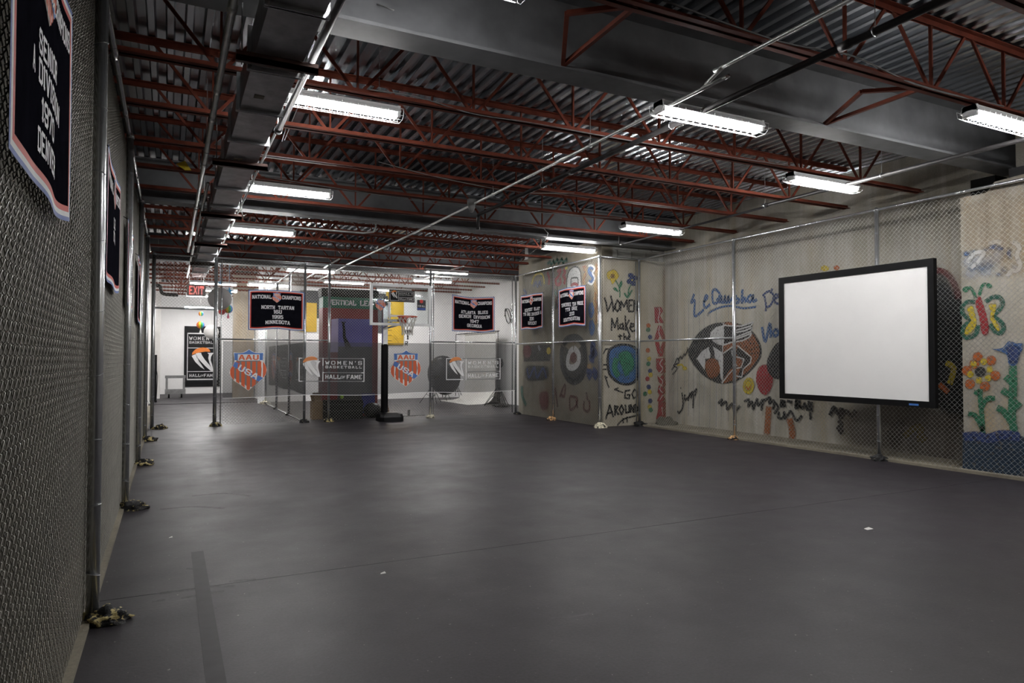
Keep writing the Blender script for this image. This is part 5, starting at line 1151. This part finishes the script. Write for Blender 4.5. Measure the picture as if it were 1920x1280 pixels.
struct('column_white', MB().box(2.72, 2.86, 24.7, 24.84, 0, DECK).box(2.98, 3.14, 24.7, 24.84, 0, DECK), 'white_paint', 'pair of white uprights at the partition end')
ex = thing('exit_sign', (.65, 21, 3.28), 'red lettered exit sign hanging over the corridor', 'sign')
MB().box(.42, .90, 21.0, 21.05, 3.28, 3.60).build('sign_body', 'grey', ex)
for x in (.48, .84): MB().tube([(x, 21.025, 3.6), (x, 21.025, 4.80)], .006, 6).build('hanging_rod', 'galv', ex)
quads_mb(text_quads('EXIT', .66, 3.34, .20, .36, 1.2), lambda x, y: Vector((x, 20.993, y))).build('sign_lettering', 'exit_glow', ex)
def lantern(px_, py_, rpx, y, mat, label, name='paper_lantern'):
    c = at(px_, py_, 'y', y); r = rpx*(FWD.dot(c-EYE))/1280
    t = thing(name, c, label, 'lantern', 'hanging party lanterns')
    mb = MB(); n = 11
    mb.sphere(c, r, 20, 14)
    mb.build('paper_globe', mat, t, True)
    for k in range(1, 8):
        th = math.pi*k/8; MB().tube([(c.x+r*1.004*math.sin(th)*math.cos(j*.5236), c.y+r*1.004*math.sin(th)*math.sin(j*.5236), c.z+r*math.cos(th)) for j in range(12)], r*.012, 4, closed=True).build('hoop_rib', mat, t)
    MB().tube([(c.x, c.y, c.z+r), (c.x, c.y, 4.80)], .003, 4).build('hanging_cord', 'paper', t)
    return t
lantern(412, 560, 21, 19.5, 'lantern_grey', 'large grey paper lantern above the corridor doorway')
lantern(396, 622, 13, 24.0, 'lantern_white', 'white paper lantern in front of the hall of fame banner')
def pinwheel(px_, py_, rpx, y, label, tail=True):
    c = at(px_, py_, 'y', y); r = rpx*(FWD.dot(c-EYE))/1280
    t = thing('rainbow_ball', c, label, 'decoration', 'hanging rainbow balls')
    cs = ['r_red', 'orange_print', 'r_yellow', 'r_green', 'sky_blue', 'r_violet']
    for k in range(12):
        a0, a1 = k*math.pi/6, (k+1)*math.pi/6; vs = []; n = 8
        for i in range(n+1):
            th = math.pi*i/n
            for a_ in (a0, a1): vs.append((c.x+r*math.sin(th)*math.cos(a_), c.y+r*math.sin(th)*math.sin(a_), c.z+r*math.cos(th)))
        MB().add(vs, [(2*i, 2*i+1, 2*i+3, 2*i+2) for i in range(n)]).build('colour_segment', cs[k % 6], t, True)
    MB().tube([(c.x, c.y, c.z+r), (c.x, c.y, 4.80)], .003, 4).build('hanging_cord', 'paper', t)
    if tail: MB().tube([(c.x, c.y, c.z-r), (c.x, c.y, c.z-r*2.2)], [.01, r*.3], 8).build('tassel', 'paper' if px_ < 400 else 'r_pink', t)
pinwheel(428, 579, 8, 20, 'striped rainbow ball with pink tassel, below the lamp by the doorway post')
pinwheel(376, 609, 7, 22.9, 'striped rainbow ball with white tassel over the hall of fame banner')
pinwheel(377, 588, 4.5, 24, 'small rainbow ball in front of the far corridor lamp', False)
for px_, py_, rp, y, lb in ((413, 530, 5, 20, 'bright blue foil star beside the doorway post'), (430, 546, 8, 21, 'bright blue foil star near the grey lantern')):
    c = at(px_, py_, 'y', y); r = rp*(FWD.dot(c-EYE))/1280
    mb = MB(); vs = [(c.x+(r if k % 2 == 0 else r*.45)*math.sin(k*math.pi/5), c.y, c.z+(r if k % 2 == 0 else r*.45)*math.cos(k*math.pi/5)) for k in range(10)]+[(c.x, c.y-r*.35, c.z), (c.x, c.y+r*.35, c.z)]
    o = mb.add(vs, [(k, (k+1) % 10, 10) for k in range(10)]+[((k+1) % 10, k, 11) for k in range(10)]).tube([(c.x, c.y, c.z+r*.4), (c.x, c.y, 4.80)], .003, 4).build('foil_star', 'sky_blue')
    tag(o, lb, 'decoration', 'hanging foil stars')
c = at(416, 584, 'y', 20); tag(MB().sphere(c, .09, 10, 7).build('red_balloon', 'r_red', None, True).__class__ and bpy.data.objects['red_balloon'], 'small red balloon beside the doorway post', 'balloon')
# small things
nt_ = at(343, 344, 'y', 10.33); tag(MB().add([(nt_.x-.09, 10.26, 4.175), (nt_.x+.02, 10.26, 4.235), (nt_.x+.10, 10.26, 4.115), (nt_.x+.02, 10.25, 4.105), (nt_.x-.09, 10.264, 4.174), (nt_.x+.02, 10.264, 4.234), (nt_.x+.10, 10.264, 4.114), (nt_.x+.02, 10.254, 4.104)], [(0, 1, 2, 3), (7, 6, 5, 4), (0, 4, 5, 1), (1, 5, 6, 2), (2, 6, 7, 3), (3, 7, 4, 0)]).build('yellow_tag', 'note'), 'yellow paper tag stuck on a joist left of the duct', 'tag')
ebx = thing('wall_box', (FX, 5.8, 2.3), 'small tan electrical box behind the long fence', 'box')
MB().box(FX-.12, FX-.02, 5.52, 6.0, 2.28, 2.42).build('box_body', 'bx', ebx); MB().box(FX-.02, FX-.012, 5.54, 5.98, 2.30, 2.40).build('cover_plate', 'conduit', ebx)
for q, s_, lb in (((1628, 991), .04, 'white paper scrap on the floor in front of the screen'), ((718, 1074), .02, 'tiny white scrap near the floor seam'), ((320, 1007), .015, 'tiny white crumb by the dark tape')):
    c = at(*q, 'z', .004); tag(MB().add([(c.x-s_, c.y-s_*.5, .002), (c.x+s_, c.y-s_*.6, .004), (c.x+s_*.8, c.y+s_*.5, .012), (c.x-s_*.7, c.y+s_*.6, .003)], [(0, 1, 2, 3)]).build('paper_scrap', 'paper'), lb, 'scrap', 'scraps on the floor')

# scuffs on the floor paint and the black fire pipe over the corridor
for L_, w__ in (([(300, 1112), (350, 1106), (400, 1100), (440, 1098)], .05), ([(340, 1122), (390, 1112), (420, 1108)], .04), ([(285, 1128), (310, 1124)], .03), ([(350, 1066), (385, 1068)], .03), ([(430, 1090), (480, 1086)], .03), ([(300, 955), (360, 950), (420, 953)], .06), ([(360, 930), (420, 925), (470, 930)], .06), ([(700, 1076), (722, 1073)], .02), ([(996, 1125), (1004, 1123)], .02)):
    stroke('floor_scuff', 'F', 'scuff', w__, L_)
pq = [at(292, 535, 'y', 19.3), at(300, 536, 'y', 19.3), at(303, 548, 'y', 19.3), at(312, 552, 'y', 19.3), at(334, 553, 'y', 19.3)]
pipe('fire_pipe', catmull([(p.x, p.y, p.z) for p in pq], 4), .04, 'black_pipe', 'black elbow pipe hanging over the corridor doorway', [], [(pq[4].x-.1, 19.3, pq[4].z), (pq[0].x+.05, 19.3, pq[0].z)])
